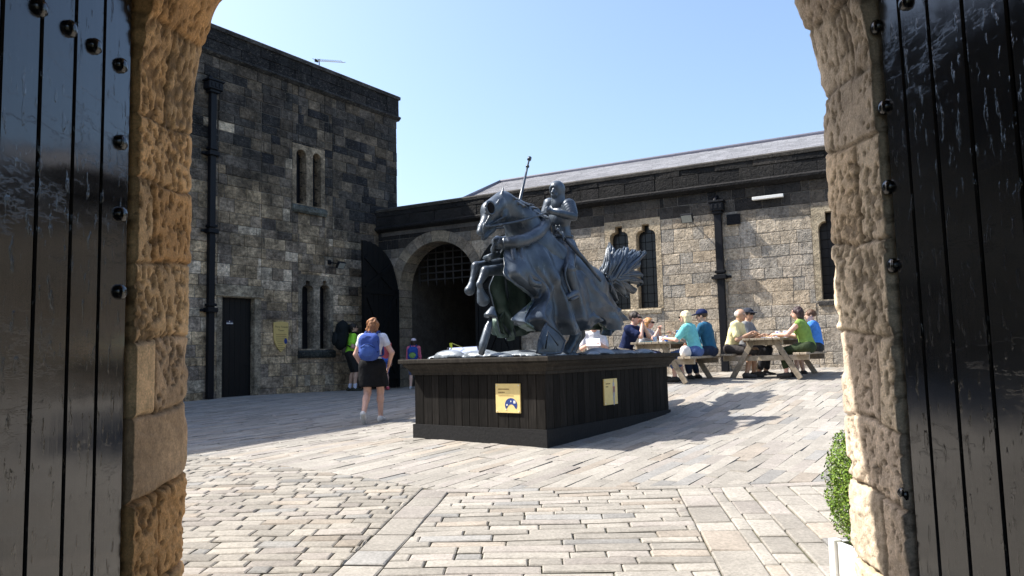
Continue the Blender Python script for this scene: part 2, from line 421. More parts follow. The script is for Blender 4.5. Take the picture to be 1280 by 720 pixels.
class Wall:
    def __init__(s, P0, P1):
        s.P = A(P0[0], P0[1]); s.d = nrm(A(P1[0]-P0[0], P1[1]-P0[1])); s.n = A(s.d[1], -s.d[0])
        if s.n[1] > 0: s.n = -s.n
    def fr(s, a, t, h=0): q = s.P+a*s.d+h*s.n; return (q[0], q[1], t)
    def px(s, u, v, h=0):
        d = ray(u, v); k = (s.P+h*s.n)@s.n/(d[:2]@s.n); q = d*k
        return float((q[:2]-s.P)@s.d), float(q[2])
    def ax(s): return np.array([[s.d[0], s.d[1], 0], [s.n[0], s.n[1], 0], [0, 0, 1]])
    def gnd(s, a): return float(zg(*(s.P+a*s.d)))
def rect(a, b, c, d): return [(a, c), (b, c), (b, d), (a, d)]
def profile_bar(w, prof, s0, s1, n=1):
    mb = MB(); m = len(prof); V = []
    for i in range(n+1):
        a = s0+(s1-s0)*i/n; V += [w.fr(a, t, h) for h, t in prof]
    F = [(i*m+k, i*m+(k+1) % m, (i+1)*m+(k+1) % m, (i+1)*m+k) for i in range(n) for k in range(m)]+[tuple(range(m)), tuple(range(n*m, n*m+m))]
    return V, F
def mixc(a, b, t): return tuple(a[i]*(1-t)+b[i]*t for i in range(3))

# ------------------------------------------------------------------ GROUND and PAVING
gx = np.r_[-400, -80, -30, np.arange(-15, 15.1, .5), 30, 80, 400]; gy = np.r_[-400, -60, -20, np.arange(-9, 28.1, .5), 45, 100, 400]
X, Y = np.meshgrid(gx, gy, indexing='ij'); Z = zg(X, Y)-.014
nx, ny = X.shape; I = np.arange(nx*ny).reshape(nx, ny)
prop(mk('ground', np.c_[X.ravel(), Y.ravel(), Z.ravel()], np.stack([I[:-1, :-1], I[1:, :-1], I[1:, 1:], I[:-1, 1:]], -1).reshape(-1, 4), M_JOINT, smooth=True), kind='structure')
def line(p, q):                                                # half plane to the left of p->q
    d = nrm(q-p); n = A(-d[1], d[0]); return n, float(n@p)
g = G
V0 = g(545, 612); L1 = line(g(245, 568), V0); L2 = line(V0, g(1035, 602))        # farther side kept
K1 = line(g(440, 722), g(545, 612)); K2 = line(g(935, 722), g(865, 609))        # left side kept
neg = lambda h: (-h[0], -h[1])
def off(h, d): return (h[0], h[1]+d)
def zone(hps, ang, rw, rl, org, ext, colset):
    c, s = math.cos(ang), math.sin(ang); polys = []
    for P in courses(-ext, ext, -ext, ext, rw[0], rw[1], rl[0], rl[1]):
        j = random.uniform(-.006, .006)
        Q = [(org[0]+c*p[0]-s*(p[1]+j), org[1]+s*p[0]+c*(p[1]+j)) for p in P]
        cx = sum(q[0] for q in Q)/4; cy = sum(q[1] for q in Q)/4
        if not (-13 < cx < 12 and 1.5 < cy < 25.5): continue
        for n_, c_ in hps:
            Q = clip_half(Q, n_, c_)
            if len(Q) < 3: break
        if len(Q) > 2 and parea(Q) > .002: polys.append(Q)
    return polys
def pcol(s, t):
    v = random.uniform(.235, .33); k = random.random()
    if k < .10: return (v*1.04, v*.92, v*.78)
    if k < .3: return (v*1.0, v*.92, v*.835)
    if k < .38: return (v*.84, v*.82, v*.78)
    return (v, v*.935, v*.83)
def pcol2(s, t):
    c = pcol(s, t); k = random.uniform(.8, 1.02); return (c[0]*k, c[1]*k*.99, c[2]*k*.97)
gfr = lambda x, y, h: (x, y, float(zg(x, y))+h)
kw = .13
polys = zone([L1, L2], R(55), (.10, .165), (.45, 1.05), A(0, 12), 17, 0)
nD = len(polys)
pA = zone([neg(off(L1, 0)), off(K1, kw)], R(-2), (.105, .16), (.17, .36), A(-2, 5), 7, 0)
pB = zone([neg(off(L2, -.12)), neg(off(K1, -kw)), off(K2, kw)], R(-1.5), (.095, .15), (.28, .62), A(.5, 5), 6, 0)
dirc = g(935, 722)-g(865, 609)
pC = zone([neg(off(L2, -.12)), neg(off(K2, -kw))], math.atan2(dirc[1], dirc[0])+math.pi, (.15, .21), (.28, .52), A(3, 5), 8, 0)
def strip(p, q, w, l):
    d = nrm(q-p); ang = math.atan2(d[1], d[0]); L = np.linalg.norm(q-p)
    return [[tuple(p+d*a[0]+A(-d[1], d[0])*a[1]) for a in P] for P in courses(0, L, -w, w, 2*w, 2*w, l*.7, l*1.3)]
pK = strip(g(440, 722)-.8*nrm(g(545, 612)-g(440, 722)), g(545, 612), kw, .42)+strip(g(935, 722)+.8*nrm(dirc), g(865, 609), kw, .4)
d2 = nrm(g(1035, 602)-V0); pK += [[(p[0], p[1]) for p in P] for P in strip(V0+A(d2[1], -d2[0])*.06, g(1035, 602)+d2*3+A(d2[1], -d2[0])*.06, .06, .7)]
wav = lambda P: P
mb = stones(polys, gfr, pcol, (.0, .005), .0045, .009, -.014, .014)
mb2 = stones(pA, gfr, pcol2, (.001, .008), .0058, .010, -.016, .03); mb3 = stones(pB+pC+pK, gfr, pcol, (.001, .007), .0052, .009, -.016, .022)
for q in (mb2, mb3): mb.add(np.concatenate(q.V), q.F, np.concatenate(q.C))
prop(mb.build('paving', M_PAVE), kind='structure')

# ------------------------------------------------------------------ NEAR GATEWAY
XW, Y0, Y1, SPR = 1.5, 3.0, 3.5, 1.12
gate = empty('stone_gateway', (0, 3.25, -1.3), 'brown weathered sandstone gateway arch framing the view, its holed jambs close on both sides', 'archway')
def perim():
    a = list(np.arange(-1.75, SPR, .0095)); q = []
    for z in a: q.append((-XW, z, 1, 0))
    nfine = 70; th = np.r_[np.linspace(math.pi, math.pi*.72, nfine), np.linspace(math.pi*.72, math.pi*.28, 60)[1:-1], np.linspace(math.pi*.28, 0, nfine)]
    for t in th: q.append((XW*math.cos(t), SPR+XW*math.sin(t), -math.cos(t), -math.sin(t)))
    for z in a[::-1]: q.append((XW, z, -1, 0))
    return np.array(q)
Q = perim(); seg = np.r_[0, np.cumsum(np.linalg.norm(np.diff(Q[:, :2], axis=0), axis=1))]
prof = [(Y0, d) for d in (.25, .1, .03)]+[(y, 0) for y in np.linspace(Y0, Y1, 54)]+[(Y1, d) for d in (.006, .015, .03, .05, .08, .12, .18, .28, .45)]
prof = np.array(prof); wlen = np.r_[0, np.cumsum(np.linalg.norm(np.diff(prof, axis=0), axis=1))]
nq, nw = len(Q), len(prof)
QQ = np.repeat(seg[:, None], nw, 1); WW = np.repeat(wlen[None], nq, 0)
base = np.zeros((nq, nw, 3)); base[..., 0] = Q[:, 0, None]-Q[:, 2, None]*prof[None, :, 1]; base[..., 2] = Q[:, 1, None]-Q[:, 3, None]*prof[None, :, 1]; base[..., 1] = prof[None, :, 0]
inr = np.zeros_like(base); k_out = sstep(0, .03, prof[:, 1])*(prof[:, 0] > 3.2); inr[..., 0] = Q[:, 2, None]*(1-k_out); inr[..., 2] = Q[:, 3, None]*(1-k_out); inr[..., 1] = k_out[None]
w0 = .25; np3 = np.stack([QQ*1.0, WW, np.zeros_like(QQ)], -1)
qj = QQ+.05*(fbm(np3*4, 3, 5)-.5)+.10*(WW-w0)*(np.where(QQ < seg[-1]/2, -1, 1))
cuts = [0.]; 
while cuts[-1] < seg[-1]: cuts.append(cuts[-1]+random.uniform(.27, .48))
cuts = np.array(cuts); bi = np.searchsorted(cuts, qj)-1; bi = np.clip(bi, 0, len(cuts)-2)
dq = np.minimum(qj-cuts[bi], cuts[bi+1]-qj)
split = np.where(np.arange(len(cuts)) % 2 == 0, w0+.19, w0+5)+rng.uniform(-.06, .06, len(cuts))
wj = WW+.02*(fbm(np3*6, 2, 9)-.5); sb = split[bi]; side = (wj > sb); dw = np.abs(wj-sb)
bid = bi*2+side; dj = np.minimum(dq, dw)
offs = rng.uniform(-.007, .005, 3*len(cuts))[bid]
pn = np.stack([QQ, WW, bid*3.1], -1)
rough = .005*(fbm(pn*5, 3, 11)-.5)+.004*(fbm(pn*38, 3, 12)-.5)
pits = fbm(np.stack([QQ*34, WW*46, bid*2.7+0*QQ], -1), 3, 21); pm = fbm(np.stack([QQ*2.2, WW*2.5, 0*QQ], -1), 2, 33)
pits = sstep(.57, .68, pits+.38*(pm-.5))*.012*(rng.random(3*len(cuts))[bid] > .2)
strat = .008*(fbm(np.stack([QQ*22+WW*4, WW*1.5, bid*1.3+0*QQ], -1), 3, 40)-.5)*(rng.random(3*len(cuts))[bid] > .78)
edge = -.014*np.exp(-(dj/.007)**2)-.002*np.exp(-(dj/.025)**2)
near_corner = np.exp(-((WW-(w0+.5))/.035)**2)
chip = -near_corner*(.005+.016*sstep(.45, .8, fbm(np.stack([QQ*9, 0*QQ, 0*QQ+3], -1), 3, 51)))
lowz = base[..., 2] < -.5; edge = edge*np.where(lowz, 2.4, 1); rough = rough*np.where(lowz, 5.5, 1.)
pits = pits*(1-.75*near_corner); disp = offs+rough-pits+strat+edge+chip
disp *= sstep(-.02, .06, WW-.1)
Vg = base+inr*disp[..., None]
bc = np.array([random.choice([(.42, .25, .115), (.38, .24, .12), (.45, .29, .15), (.34, .225, .13), (.47, .31, .165), (.40, .22, .09)]) for _ in range(3*len(cuts))])
rp = base[..., 0] > 0
bc2 = np.array([random.choice([(.46, .36, .25), (.42, .34, .26), (.50, .41, .30), (.40, .33, .25)]) for _ in range(3*len(cuts))])
cg = np.where(rp[..., None], bc2[bid], bc[bid])*(np.where(rp, 1.4, 1.6)*(1-.5*np.exp(-(dj/.008)**2)))[..., None]
cg = cg*(1-.55*sstep(.002, .010, pits))[..., None]*(.8+.4*fbm(pn*3, 3, 60))[..., None]  # shade inside the pits is put into the stone colour
I = np.arange(nq*nw).reshape(nq, nw); Fg = np.stack([I[:-1, :-1], I[1:, :-1], I[1:, 1:], I[:-1, 1:]], -1).reshape(-1, 4)
mk('arch_ring', Vg.reshape(-1, 3), Fg, M_JAMB, gate, cg.reshape(-1, 3), True)
# front masonry over the passage (toward the courtyard) and the passage itself
wf = Wall((5, 3.5), (-5, 3.5)); wf.n = A(0, 1.); wf.d = A(-1., 0)
arc = [(XW+.4)*np.array((math.cos(t), math.sin(t))) for t in np.linspace(0, math.pi, 25)]
hole = [(5-XW-.4, -1.8)]+[(5-p[0], SPR+p[1]) for p in arc]+[(5+XW+.4, -1.8)]
mbx = plate(rect(0, 10, -1.9, 6.5), [[(5-XW-.4, -1.79)]+hole[1:-1]+[(5+XW+.4, -1.79)]], wf.fr, -.45, -.004, (.3, .24, .17))
mbx.build('front_wall', M_PLASTER, gate)
mbx = MB(); mbx.box((0, 3.755, 4.75), (5, .25, 1.75), col=(.3, .24, .17)); mbx.build('sun_block_overhang', M_PLASTER, gate)  # overhang out of view, added to keep sun off part of the right jamb
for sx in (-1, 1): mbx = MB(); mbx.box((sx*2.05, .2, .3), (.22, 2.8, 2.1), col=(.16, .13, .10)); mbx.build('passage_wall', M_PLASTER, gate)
mbx = MB(); n = 20; Vv = []; Fv = []
for i in range(n+1):
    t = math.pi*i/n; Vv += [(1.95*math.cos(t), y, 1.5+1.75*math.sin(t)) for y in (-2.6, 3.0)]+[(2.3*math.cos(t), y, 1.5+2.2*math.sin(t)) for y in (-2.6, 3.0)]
for i in range(n):
    a = 4*i; Fv += [(a, a+1, a+5, a+4), (a+2, a+6, a+7, a+3), (a+1, a+3, a+7, a+5), (a, a+4, a+6, a+2)]
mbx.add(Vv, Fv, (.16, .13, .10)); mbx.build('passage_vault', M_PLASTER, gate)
# door leaves folded back along the passage walls
def stud(parent, x, y, z, sx):
    V = []; F = []; n = 10; prof = [(.030, 0), (.031, .010), (.026, .020), (.014, .026)]
    for r, h in prof:
        V += [(x+sx*h, y+r*math.cos(2*math.pi*k/n), z+r*math.sin(2*math.pi*k/n)) for k in range(n)]
    V.append((x+sx*.027, y, z)); m = len(prof)
    F = [(i*n+k, i*n+(k+1) % n, (i+1)*n+(k+1) % n, (i+1)*n+k) for i in range(m-1) for k in range(n)]+[((m-1)*n+k, (m-1)*n+(k+1) % n, m*n) for k in range(n)]
    mk('stud', V, F, M_PAINT, parent, smooth=True)
for sx, lab in ((-1, 'glossy black plank gate door at the left edge with blue sky reflected in its paint'), (1, 'black plank gate door at the right edge with blistered dark paint and lean studs')):
    d = empty('gate_door', (sx*1.6, 2.2, -1.3), lab, 'door', 'near gate doors')
    mbx = MB(); y = 2.965
    ws = [.205, .185, .19, .19, .185, .2, .19, .19] if sx < 0 else [.155, .19, .20, .215, .2, .2, .2, .2]
    edges = []
    for w in ws:
        zt = 1.75+.55*math.sqrt(max(0, 1-((y-1.4)/1.7)**2)) if y > 1.4 else 2.3
        th = .035+random.uniform(-.0015, .0015)
        mbx.box((sx*(1.525+th), y-w/2, (zt-1.30)/2), (th, w/2-.005, (zt+1.30)/2), bev=.006); edges.append(y); y -= w
    mbx.box((sx*1.585, (2.965+y)/2, .15), (.028, (2.965-y)/2-.02, 1.42))
    mbx.build('leaf', M_PAINT, d)
    if sx < 0: pts = [(48, 10), (86, 36), (117, 58), (150, 82), (150, 178), (150, 268), (149, 365)]
    else: pts = [(1097, 34), (1107, 134), (1112, 234), (1118, 332), (1133, 3), (1131, 618)]
    for u, v in pts:
        q = ray(u, v); q = q*(sx*1.525/q[0]); stud(d, sx*1.526, q[1], q[2], -sx)

# ------------------------------------------------------------------ TOWER
ZT = 0.
Pt0 = W(265, 455, 17.55); Pt1 = W(482, 449, 22.3)
tw = Wall(Pt0[:2], Pt1[:2]); sT1 = tw.px(497, 300)[0]; sT0 = -11.5
zTop = .5*(W(265, 30, 17.55)[2]+tw.px(497, 122)[1]); zStr = zTop-.78
tower = empty('tower_building', (*tw.fr(0, 0)[:2], tw.gnd(0)), 'tall soot blackened square stone tower with dark parapet, on the left of the courtyard', 'building')
def lancet(w, cs, half, zb, zspr, neck=None, ztop=None, n=6):
    P = [(cs-half, zb), (cs-half, zspr)]
    if neck:
        rr = half-neck
        for i in range(1, n+1):
            t = math.pi/2*i/n; P.append((cs-half+rr*(1-math.cos(t)), zspr+rr*math.sin(t)))
        P += [(cs-neck, ztop), (cs+neck, ztop)]
        for i in range(n):
            t = math.pi/2*(1-i/n); P.append((cs+half-rr*(1-math.cos(t)), zspr+rr*math.sin(t)))
    else:
        for i in range(1, n*2): t = math.pi*(1-i/(2*n)); P.append((cs+half*math.cos(t), zspr+half*math.sin(t)))
    P += [(cs+half, zspr), (cs+half, zb)]
    return P
def soot_col(s, t):
    hrel = (t-(-.8))/(zTop+.8); nz = float(fbm(A(s*.5, t*.7, 3), 3, 77)); k = random.random()
    tan = random.choice([(.40, .30, .185), (.35, .265, .165), (.45, .345, .22), (.30, .235, .165), (.23, .185, .14)])
    blk = random.choice([(.020, .0195, .02), (.030, .029, .028), (.052, .047, .042), (.016, .016, .018)])
    p = sstep(.22, .60, hrel+.5*(nz-.5))
    c = mixc(tan, blk, min(1, max(0, float(p)*.95+random.uniform(-.2, .14))))
    if k < .05 and hrel < .75: c = (.36, .30, .22)
    if .24 < hrel < .42 and random.random() < .26: c = (.50, .41, .30)
    return c
def bx_(u0, v0, u1, v1, w=tw):
    a, _ = w.px(u0, (v0+v1)/2); b, _ = w.px(u1, (v0+v1)/2); _, t1 = w.px((u0+u1)/2, v0); _, t0 = w.px((u0+u1)/2, v1); return a, b, t0, t1
a, b, c_, d_ = bx_(277, 372, 318, 494); door = (a, b, -1.2, d_)
wins = []
lw = []
for (u0, u1, v0, v1, nk) in ((377, 392, 351, 436, 1), (399.5, 412, 351, 436, 1)):
    x = bx_(u0, v0, u1, v1); half = (x[1]-x[0])/2; lw.append(lancet(tw, (x[0]+x[1])/2, half, x[2], x[3]-half*.55-.14, half*.36, x[3]))
uw = []
for (u0, u1, v0, v1) in ((370, 382.5, 187, 255), (390.5, 401, 192, 259)):
    x = bx_(u0, v0, u1, v1); half = (x[1]-x[0])/2; uw.append(lancet(tw, (x[0]+x[1])/2, half, x[2], x[3]-half))
def bound(ls, m): 
    xs = [p[0] for l in ls for p in l]; ts = [p[1] for l in ls for p in l]; return (min(xs)-m, max(xs)+m, min(ts)-.02, max(ts)+m)
lwb, uwb = bound(lw, .12), bound(uw, .13)
dj_ = (door[0]-.14, door[1]+.18, -1.3, door[3]+.30)
holes = [dj_, lwb, uwb]
pol = sub_rects(courses(sT0, sT1, -1.3, zStr, .20, .34, .34, .78), holes)
stones(pol, tw.fr, soot_col, (.004, .022), .006, .009, -.012, .02).build('wall_stones', M_TOWER, tower)
plate(rect(sT0, sT1, -1.31, zStr), [rect(*h) for h in holes], tw.fr, -.45, -.006, (.2, .2, .2)).build('wall', M_DMORTAR, tower, col=False)
blk = lambda s, t: random.choice([(.012, .012, .013), (.016, .016, .017), (.021, .020, .020), (.032, .029, .027), (.011, .011, .012)])
wp = Wall(tw.fr(0, 0, .05)[:2], tw.fr(1, 0, .05)[:2])
stones(courses(sT0, sT1+.06, zStr+.12, zTop-.14, .22, .26, .5, .95), wp.fr, blk, (.002, .014), .005, .008, -.05, .012).build('parapet', M_TOWER, tower)
mbx = MB(); mbx.add(*profile_bar(tw, [(-.3, zStr-.02), (.03, zStr-.02), (.11, zStr+.05), (.11, zStr+.09), (.045, zStr+.13), (-.3, zStr+.13)], sT0, sT1+.1), (.03, .03, .03))
mbx.build('string_course', M_TOWER, tower)
mbx = MB(); mbx.add(*profile_bar(tw, [(-.4, zTop-.14), (.10, zTop-.14), (.11, zTop-.05), (.03, zTop), (-.4, zTop)], sT0, sT1+.1), (.045, .043, .042)); mbx.build('coping', M_TOWER, tower)
mbx = MB(); mbx.box(tw.fr((sT0+sT1)/2, (zStr+zTop)/2, -3.05), ((sT1-sT0)/2, 2.995, (zTop-zStr)/2-.145), tw.ax(), col=(.05, .05, .05))
mbx.box(tw.fr((sT0+sT1)/2, (zStr-1.3)/2, -3.3), ((sT1-sT0)/2-.004, 2.75, (zStr+1.3)/2-.03), tw.ax(), col=(.06, .055, .05)); mbx.build('tower_core', M_TOWER, tower)
def window(wall, parent, bnd, lans, colr, depth=.2, sill=None, name='window_surround', bars=False, proud=.016):
    o = plate(rect(*bnd), lans, wall.fr, -.3, proud, colr).build(name, M_RANGE if wall is not tw else M_TOWER, parent)
    for l in lans:
        x0 = min(p[0] for p in l); x1 = max(p[0] for p in l); z0 = min(p[1] for p in l); z1 = max(p[1] for p in l)
        V = [wall.fr(x0-.02, z0-.01, -depth), wall.fr(x1+.02, z0-.01, -depth), wall.fr(x1+.02, z1+.02, -depth), wall.fr(x0-.02, z1+.02, -depth)]
        mk('window_pane', V, [(0, 1, 2, 3)], M_GLASS, o)
        m = MB(); c = (x0+x1)/2
        if bars:
            for t in np.linspace(z0+.15, z1-.2, 4): m.tube([wall.fr(x0, t, -depth*.6), wall.fr(x1, t, -depth*.6)], .012, 6)
            m.tube([wall.fr(c, z0, -depth*.6), wall.fr(c, z1, -depth*.6)], .011, 6)
        else:
            for t in np.linspace(z0+.15, z1-.2, 9): m.tube([wall.fr(x0, t, -depth+.012), wall.fr(x1, t, -depth+.012)], .006, 4)
            for q in (x0+(x1-x0)*.33, x0+(x1-x0)*.67): m.tube([wall.fr(q, z0, -depth+.012), wall.fr(q, z1, -depth+.012)], .005, 4)
        m.build('glazing_bars', M_IRON, o, col=False)
    if sill:
        m = MB(); m.add(*profile_bar(wall, [(-.1, sill[2]-.22), (.06, sill[2]-.22), (.10, sill[2]-.16), (.10, sill[2]-.06), (.0, sill[2]), (-.1, sill[2])], sill[0]-.02, sill[1]+.02), sill[3]); m.build('sill', M_TOWER, o)
    return o
window(tw, tower, lwb, lw, (.24, .205, .155), .25, (lwb[0], lwb[1], lwb[2], (.035, .04, .037)))
window(tw, tower, uwb, uw, (.24, .19, .13), .25, (uwb[0], uwb[1], uwb[2], (.10, .105, .09)), bars=True)
dsur = plate(rect(*dj_), [rect(door[0], door[1], -1.29, door[3])], tw.fr, -.3, .012, (.27, .225, .16))
dsur.box(tw.fr((dj_[0]+dj_[1])/2, door[3]+.155, .02), ((dj_[1]-dj_[0])/2+.07, .03, .14), tw.ax(), .01, (.30, .25, .175))
dsur.build('door_surround', M_TOWER, tower)
mbx = MB(); nb = 6
for i in range(nb):
    w = (door[1]-door[0])/nb; mbx.box(tw.fr(door[0]+w*(i+.5), (door[3]-1.2)/2, -.17), (w/2-.002, .025, (door[3]+1.2)/2-.004), tw.ax(), .004)
dr = mbx.build('door', M_DOOR, tower, col=False)
mbx = MB(); mbx.tube([tw.fr(door[1]-.1, -.05, -.14), tw.fr(door[1]-.1, -.05, -.08), tw.fr(door[1]-.22, -.05, -.08)], .012, 6); mbx.build('handle', M_IRON, dr, col=False)

def drain(name, wall, u, v0, v1, label, wd=.075, hop=.19):
    s, z1 = wall.px(u, v0, .1); _, z0 = wall.px(u-2, v1, .1)
    g0 = wall.gnd(s); o = empty(name, wall.fr(s, g0, .1), label, 'drainpipe')
    m = MB(); m.box(wall.fr(s, (g0+z1)/2, .1), (wd, wd*.8, (z1-g0)/2-.012), wall.ax(), .008); m.build('pipe', M_IRON, o, col=False)
    m = MB(); ax = wall.ax()
    m.box(wall.fr(s, z1+.13, .12), (hop, .13, .10), ax, .015); m.box(wall.fr(s, z1+.25, .12), (hop+.03, .155, .022), ax, .006); m.box(wall.fr(s, z1+.0, .11), (hop*.7, .1, .035), ax, .01)
    m.tube([wall.fr(s-.05, z1+.26, .12), wall.fr(s-.04, z1+.36, .07), wall.fr(s, z1+.40, -.05)], .045, 8)
    for q in (-.1, 0, .1): m.box(wall.fr(s+q, z1+.13, .255), (.03, .012, .05), ax, .005)
    m.build('hopper', M_IRON, o, col=False)
    zz = z1-1.5
    while zz > g0+.5:
        m = MB(); m.box(wall.fr(s, zz, .11), (wd+.055, wd+.03, .05), ax, .008); m.box(wall.fr(s, zz+.12, .11), (wd+.03, wd+.015, .03), ax, .006)
        m.box(wall.fr(s, zz, .035), (wd+.15, .03, .03), ax, .006); m.build('pipe_collar', M_IRON, o, col=False); zz -= 1.85
    return s, z1
drain('drainpipe', tw, 266, 115, 498, 'black square iron drainpipe beside the door on the soot dark tower')
# aerial on the tower roof
pa = W(395, 76, 22.5); pb = W(430, 78, 21.5)
ant = empty('tv_aerial', (pa[0], pa[1], pa[2]-1.0), 'thin spiked television aerial above the dark tower parapet', 'aerial')
m = MB(); m.tube([pa+A(.1, 0, -1.2), pa+A(.1, 0, .05)], .014, 6); m.build('mast', M_IRON, ant, col=False)
m = MB(); m.tube([pa, pb], .011, 6); dd = pb-pa; pr = nrm(np.cross(dd, A(0, 0, 1)))
for k in range(12): q = pa+dd*(k+.5)/12; L = .16-.006*k; m.tube([q-pr*L+A(0, 0, .03), q, q+pr*L+A(0, 0, .03)], .007, 5)
m.box(pa+dd*.02, (.015, .06, .04), axes(dd)); m.build('boom', M_IRON, ant, col=False)

# ------------------------------------------------------------------ RANGE (right) with inner archway
Pr0 = W(481, 449, 22.0); Pr1 = W(1030, 436, 16.35)
rw = Wall(Pr0[:2], Pr1[:2]); sR0, sR1 = -.3, rw.px(1030, 300)[0]+4.5
rz_top = np.mean([rw.px(u, v)[1] for u, v in ((700, 229), (740, 223), (840, 209), (1030, 184.5))]); rz_str = np.mean([rw.px(u, v)[1] for u, v in ((587, 280), (716, 262), (840, 244), (1030, 222))])
rng_b = empty('range_building', (*rw.fr(5, 0)[:2], rw.gnd(5)), 'long sandstone range with black parapet and slate roof, behind the picnic tables', 'building')
aL, _ = rw.px(499, 350); aR, _ = rw.px(595, 350); _, aT = rw.px(549, 301); aC = (aL+aR)/2; aR_ = (aR-aL)/2; aS = aT-aR_; RO = aR_+.30
aj = -1.2
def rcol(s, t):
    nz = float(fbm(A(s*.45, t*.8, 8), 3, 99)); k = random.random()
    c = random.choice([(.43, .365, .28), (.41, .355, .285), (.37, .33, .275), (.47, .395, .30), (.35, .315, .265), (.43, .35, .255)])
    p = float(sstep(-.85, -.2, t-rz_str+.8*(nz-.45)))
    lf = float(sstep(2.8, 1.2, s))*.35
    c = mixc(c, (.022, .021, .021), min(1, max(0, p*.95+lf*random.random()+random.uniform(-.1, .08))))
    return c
rwin = []
for (u0, u1, vs, vn, vt, vb, n0, n1) in ((764, 787, 295, 289, 283, 387, 770, 779), (797, 821.5, 293, 286, 280, 385, 803.5, 812)):
    a, b, _, _ = bx_(u0, 340, u1, 345, rw); zb = rw.px((u0+u1)/2, vb)[1]; zt = rw.px((u0+u1)/2, vt)[1]; half = (b-a)/2; nk = half*.38
    rwin.append(lancet(rw, (a+b)/2, half, zb, zt-(half-nk)-.14, nk, zt))
a = rw.px(1026, 340)[0]; half = (rwin[1][-1][0]-rwin[1][0][0])/2; zb3 = rw.px(1040, 374)[1]; zt3 = rw.px(1036, 264)[1]
rwin3 = [lancet(rw, a+half, half, zb3, zt3-.36, half*.38, zt3)]
rb, rb3 = bound(rwin, .13), bound(rwin3, .13)
holes = [rb, rb3]
inarch = (aC-aR_-.28, aC+aR_+.28)
pol = []
for P in sub_rects(courses(sR0, sR1, -1.3, rz_str, .23, .31, .3, .80), holes+[(inarch[0], inarch[1], -1.3, aS)]):
    cx, cy = sum(p[0] for p in P)/len(P), sum(p[1] for p in P)/len(P)
    if max(abs(p[0]-aC) for p in P) and cy > aS-.3 and math.hypot(cx-aC, cy-aS) < RO+.9:
        far = max(P, key=lambda p: math.hypot(p[0]-aC, p[1]-aS))
        n_ = nrm(A(cx*.6+far[0]*.4-aC, max(cy*.6+far[1]*.4, aS)-aS)); P = clip_half(P, n_, float(n_@A(aC, aS))+RO-.05)
        if len(P) < 3: continue
    pol.append(P)
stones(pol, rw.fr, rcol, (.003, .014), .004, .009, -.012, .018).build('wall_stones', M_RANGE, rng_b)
ahole = [(aC-RO+.03, -1.29)]+[(aC-(RO-.03)*math.cos(t), aS+(RO-.03)*math.sin(t)) for t in np.linspace(0, math.pi, 24)]+[(aC+RO-.03, -1.29)]
plate(rect(sR0, sR1, -1.31, rz_str), [rect(*h) for h in holes]+[ahole], rw.fr, -.3, -.006, (1, 1, 1)).build('wall', M_MORTAR, rng_b, col=False)
# voussoirs and jamb stones of the inner arch, with a deep soffit
m = MB()
def vous(t0, t1):
    c = random.choice([(.27, .225, .17), (.24, .205, .16), (.30, .25, .18), (.22, .19, .15)]); V = []; n = 3
    for h in (-.62, .02):
        for rr in (aR_, RO):
            for i in range(n+1):
                t = t0+.004+(t1-t0-.008)*i/n; V.append(rw.fr(aC-rr*math.cos(t), aS+rr*math.sin(t), h+(-.03 if rr == aR_ and h > 0 else 0)))
    k = n+1; F = []
    for i in range(n): F += [(i, i+1, k+i+1, k+i), (2*k+i, 3*k+i, 3*k+i+1, 2*k+i+1), (i, 2*k+i, 2*k+i+1, i+1), (k+i, k+i+1, 3*k+i+1, 3*k+i)]
    F += [(0, k, 3*k, 2*k), (n, 2*k+n, 3*k+n, k+n)]; m.add(V, F, c)
tt = list(np.linspace(0, math.pi, 16))
for i in range(15): vous(tt[i], tt[i+1])
for sgn in (-1, 1):
    z = -1.2
    while z < aS-.01:
        h = min(random.uniform(.24, .34), aS-z); wd = random.choice([.27, .30]); h = aS-z if aS-z-h < .1 else h
        m.box(rw.fr(aC+sgn*(aR_+wd/2), z+h/2, -.30), (wd/2, .32, h/2-.003), rw.ax(), .012, random.choice([(.27, .225, .16), (.30, .25, .18), (.24, .20, .155)])); z += h
m.build('arch_ring', M_RANGE, rng_b)
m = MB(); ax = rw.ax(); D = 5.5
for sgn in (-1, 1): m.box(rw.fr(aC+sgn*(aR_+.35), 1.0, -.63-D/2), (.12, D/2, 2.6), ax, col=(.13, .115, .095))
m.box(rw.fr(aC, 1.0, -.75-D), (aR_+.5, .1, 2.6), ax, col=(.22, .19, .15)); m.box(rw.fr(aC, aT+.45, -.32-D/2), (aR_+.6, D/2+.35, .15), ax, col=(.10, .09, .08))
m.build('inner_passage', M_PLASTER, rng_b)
pc = MB()
for i in range(9):
    s = aC-aR_+.1+(2*aR_-.2)*i/8; zb = aT-1.02
    pc.box(rw.fr(s, (zb+aT+.2)/2, -.9), (.028, .02, (aT+.2-zb)/2), ax); q = rw.fr(s, zb, -.9)
    V = [rw.fr(s-.03, zb, -.92), rw.fr(s+.03, zb, -.92), rw.fr(s+.03, zb, -.88), rw.fr(s-.03, zb, -.88), rw.fr(s, zb-.17, -.9)]; pc.add(V, [(0, 1, 4), (1, 2, 4), (2, 3, 4), (3, 0, 4)])
for z in np.arange(aT-.98, aT+.2, .2): pc.box(rw.fr(aC, z, -.87), (aR_-.05, .014, .022), ax)
pc.build('portcullis', plain('portcullis_timber', (.035, .032, .03), .7, var=.3), rng_b, col=False)
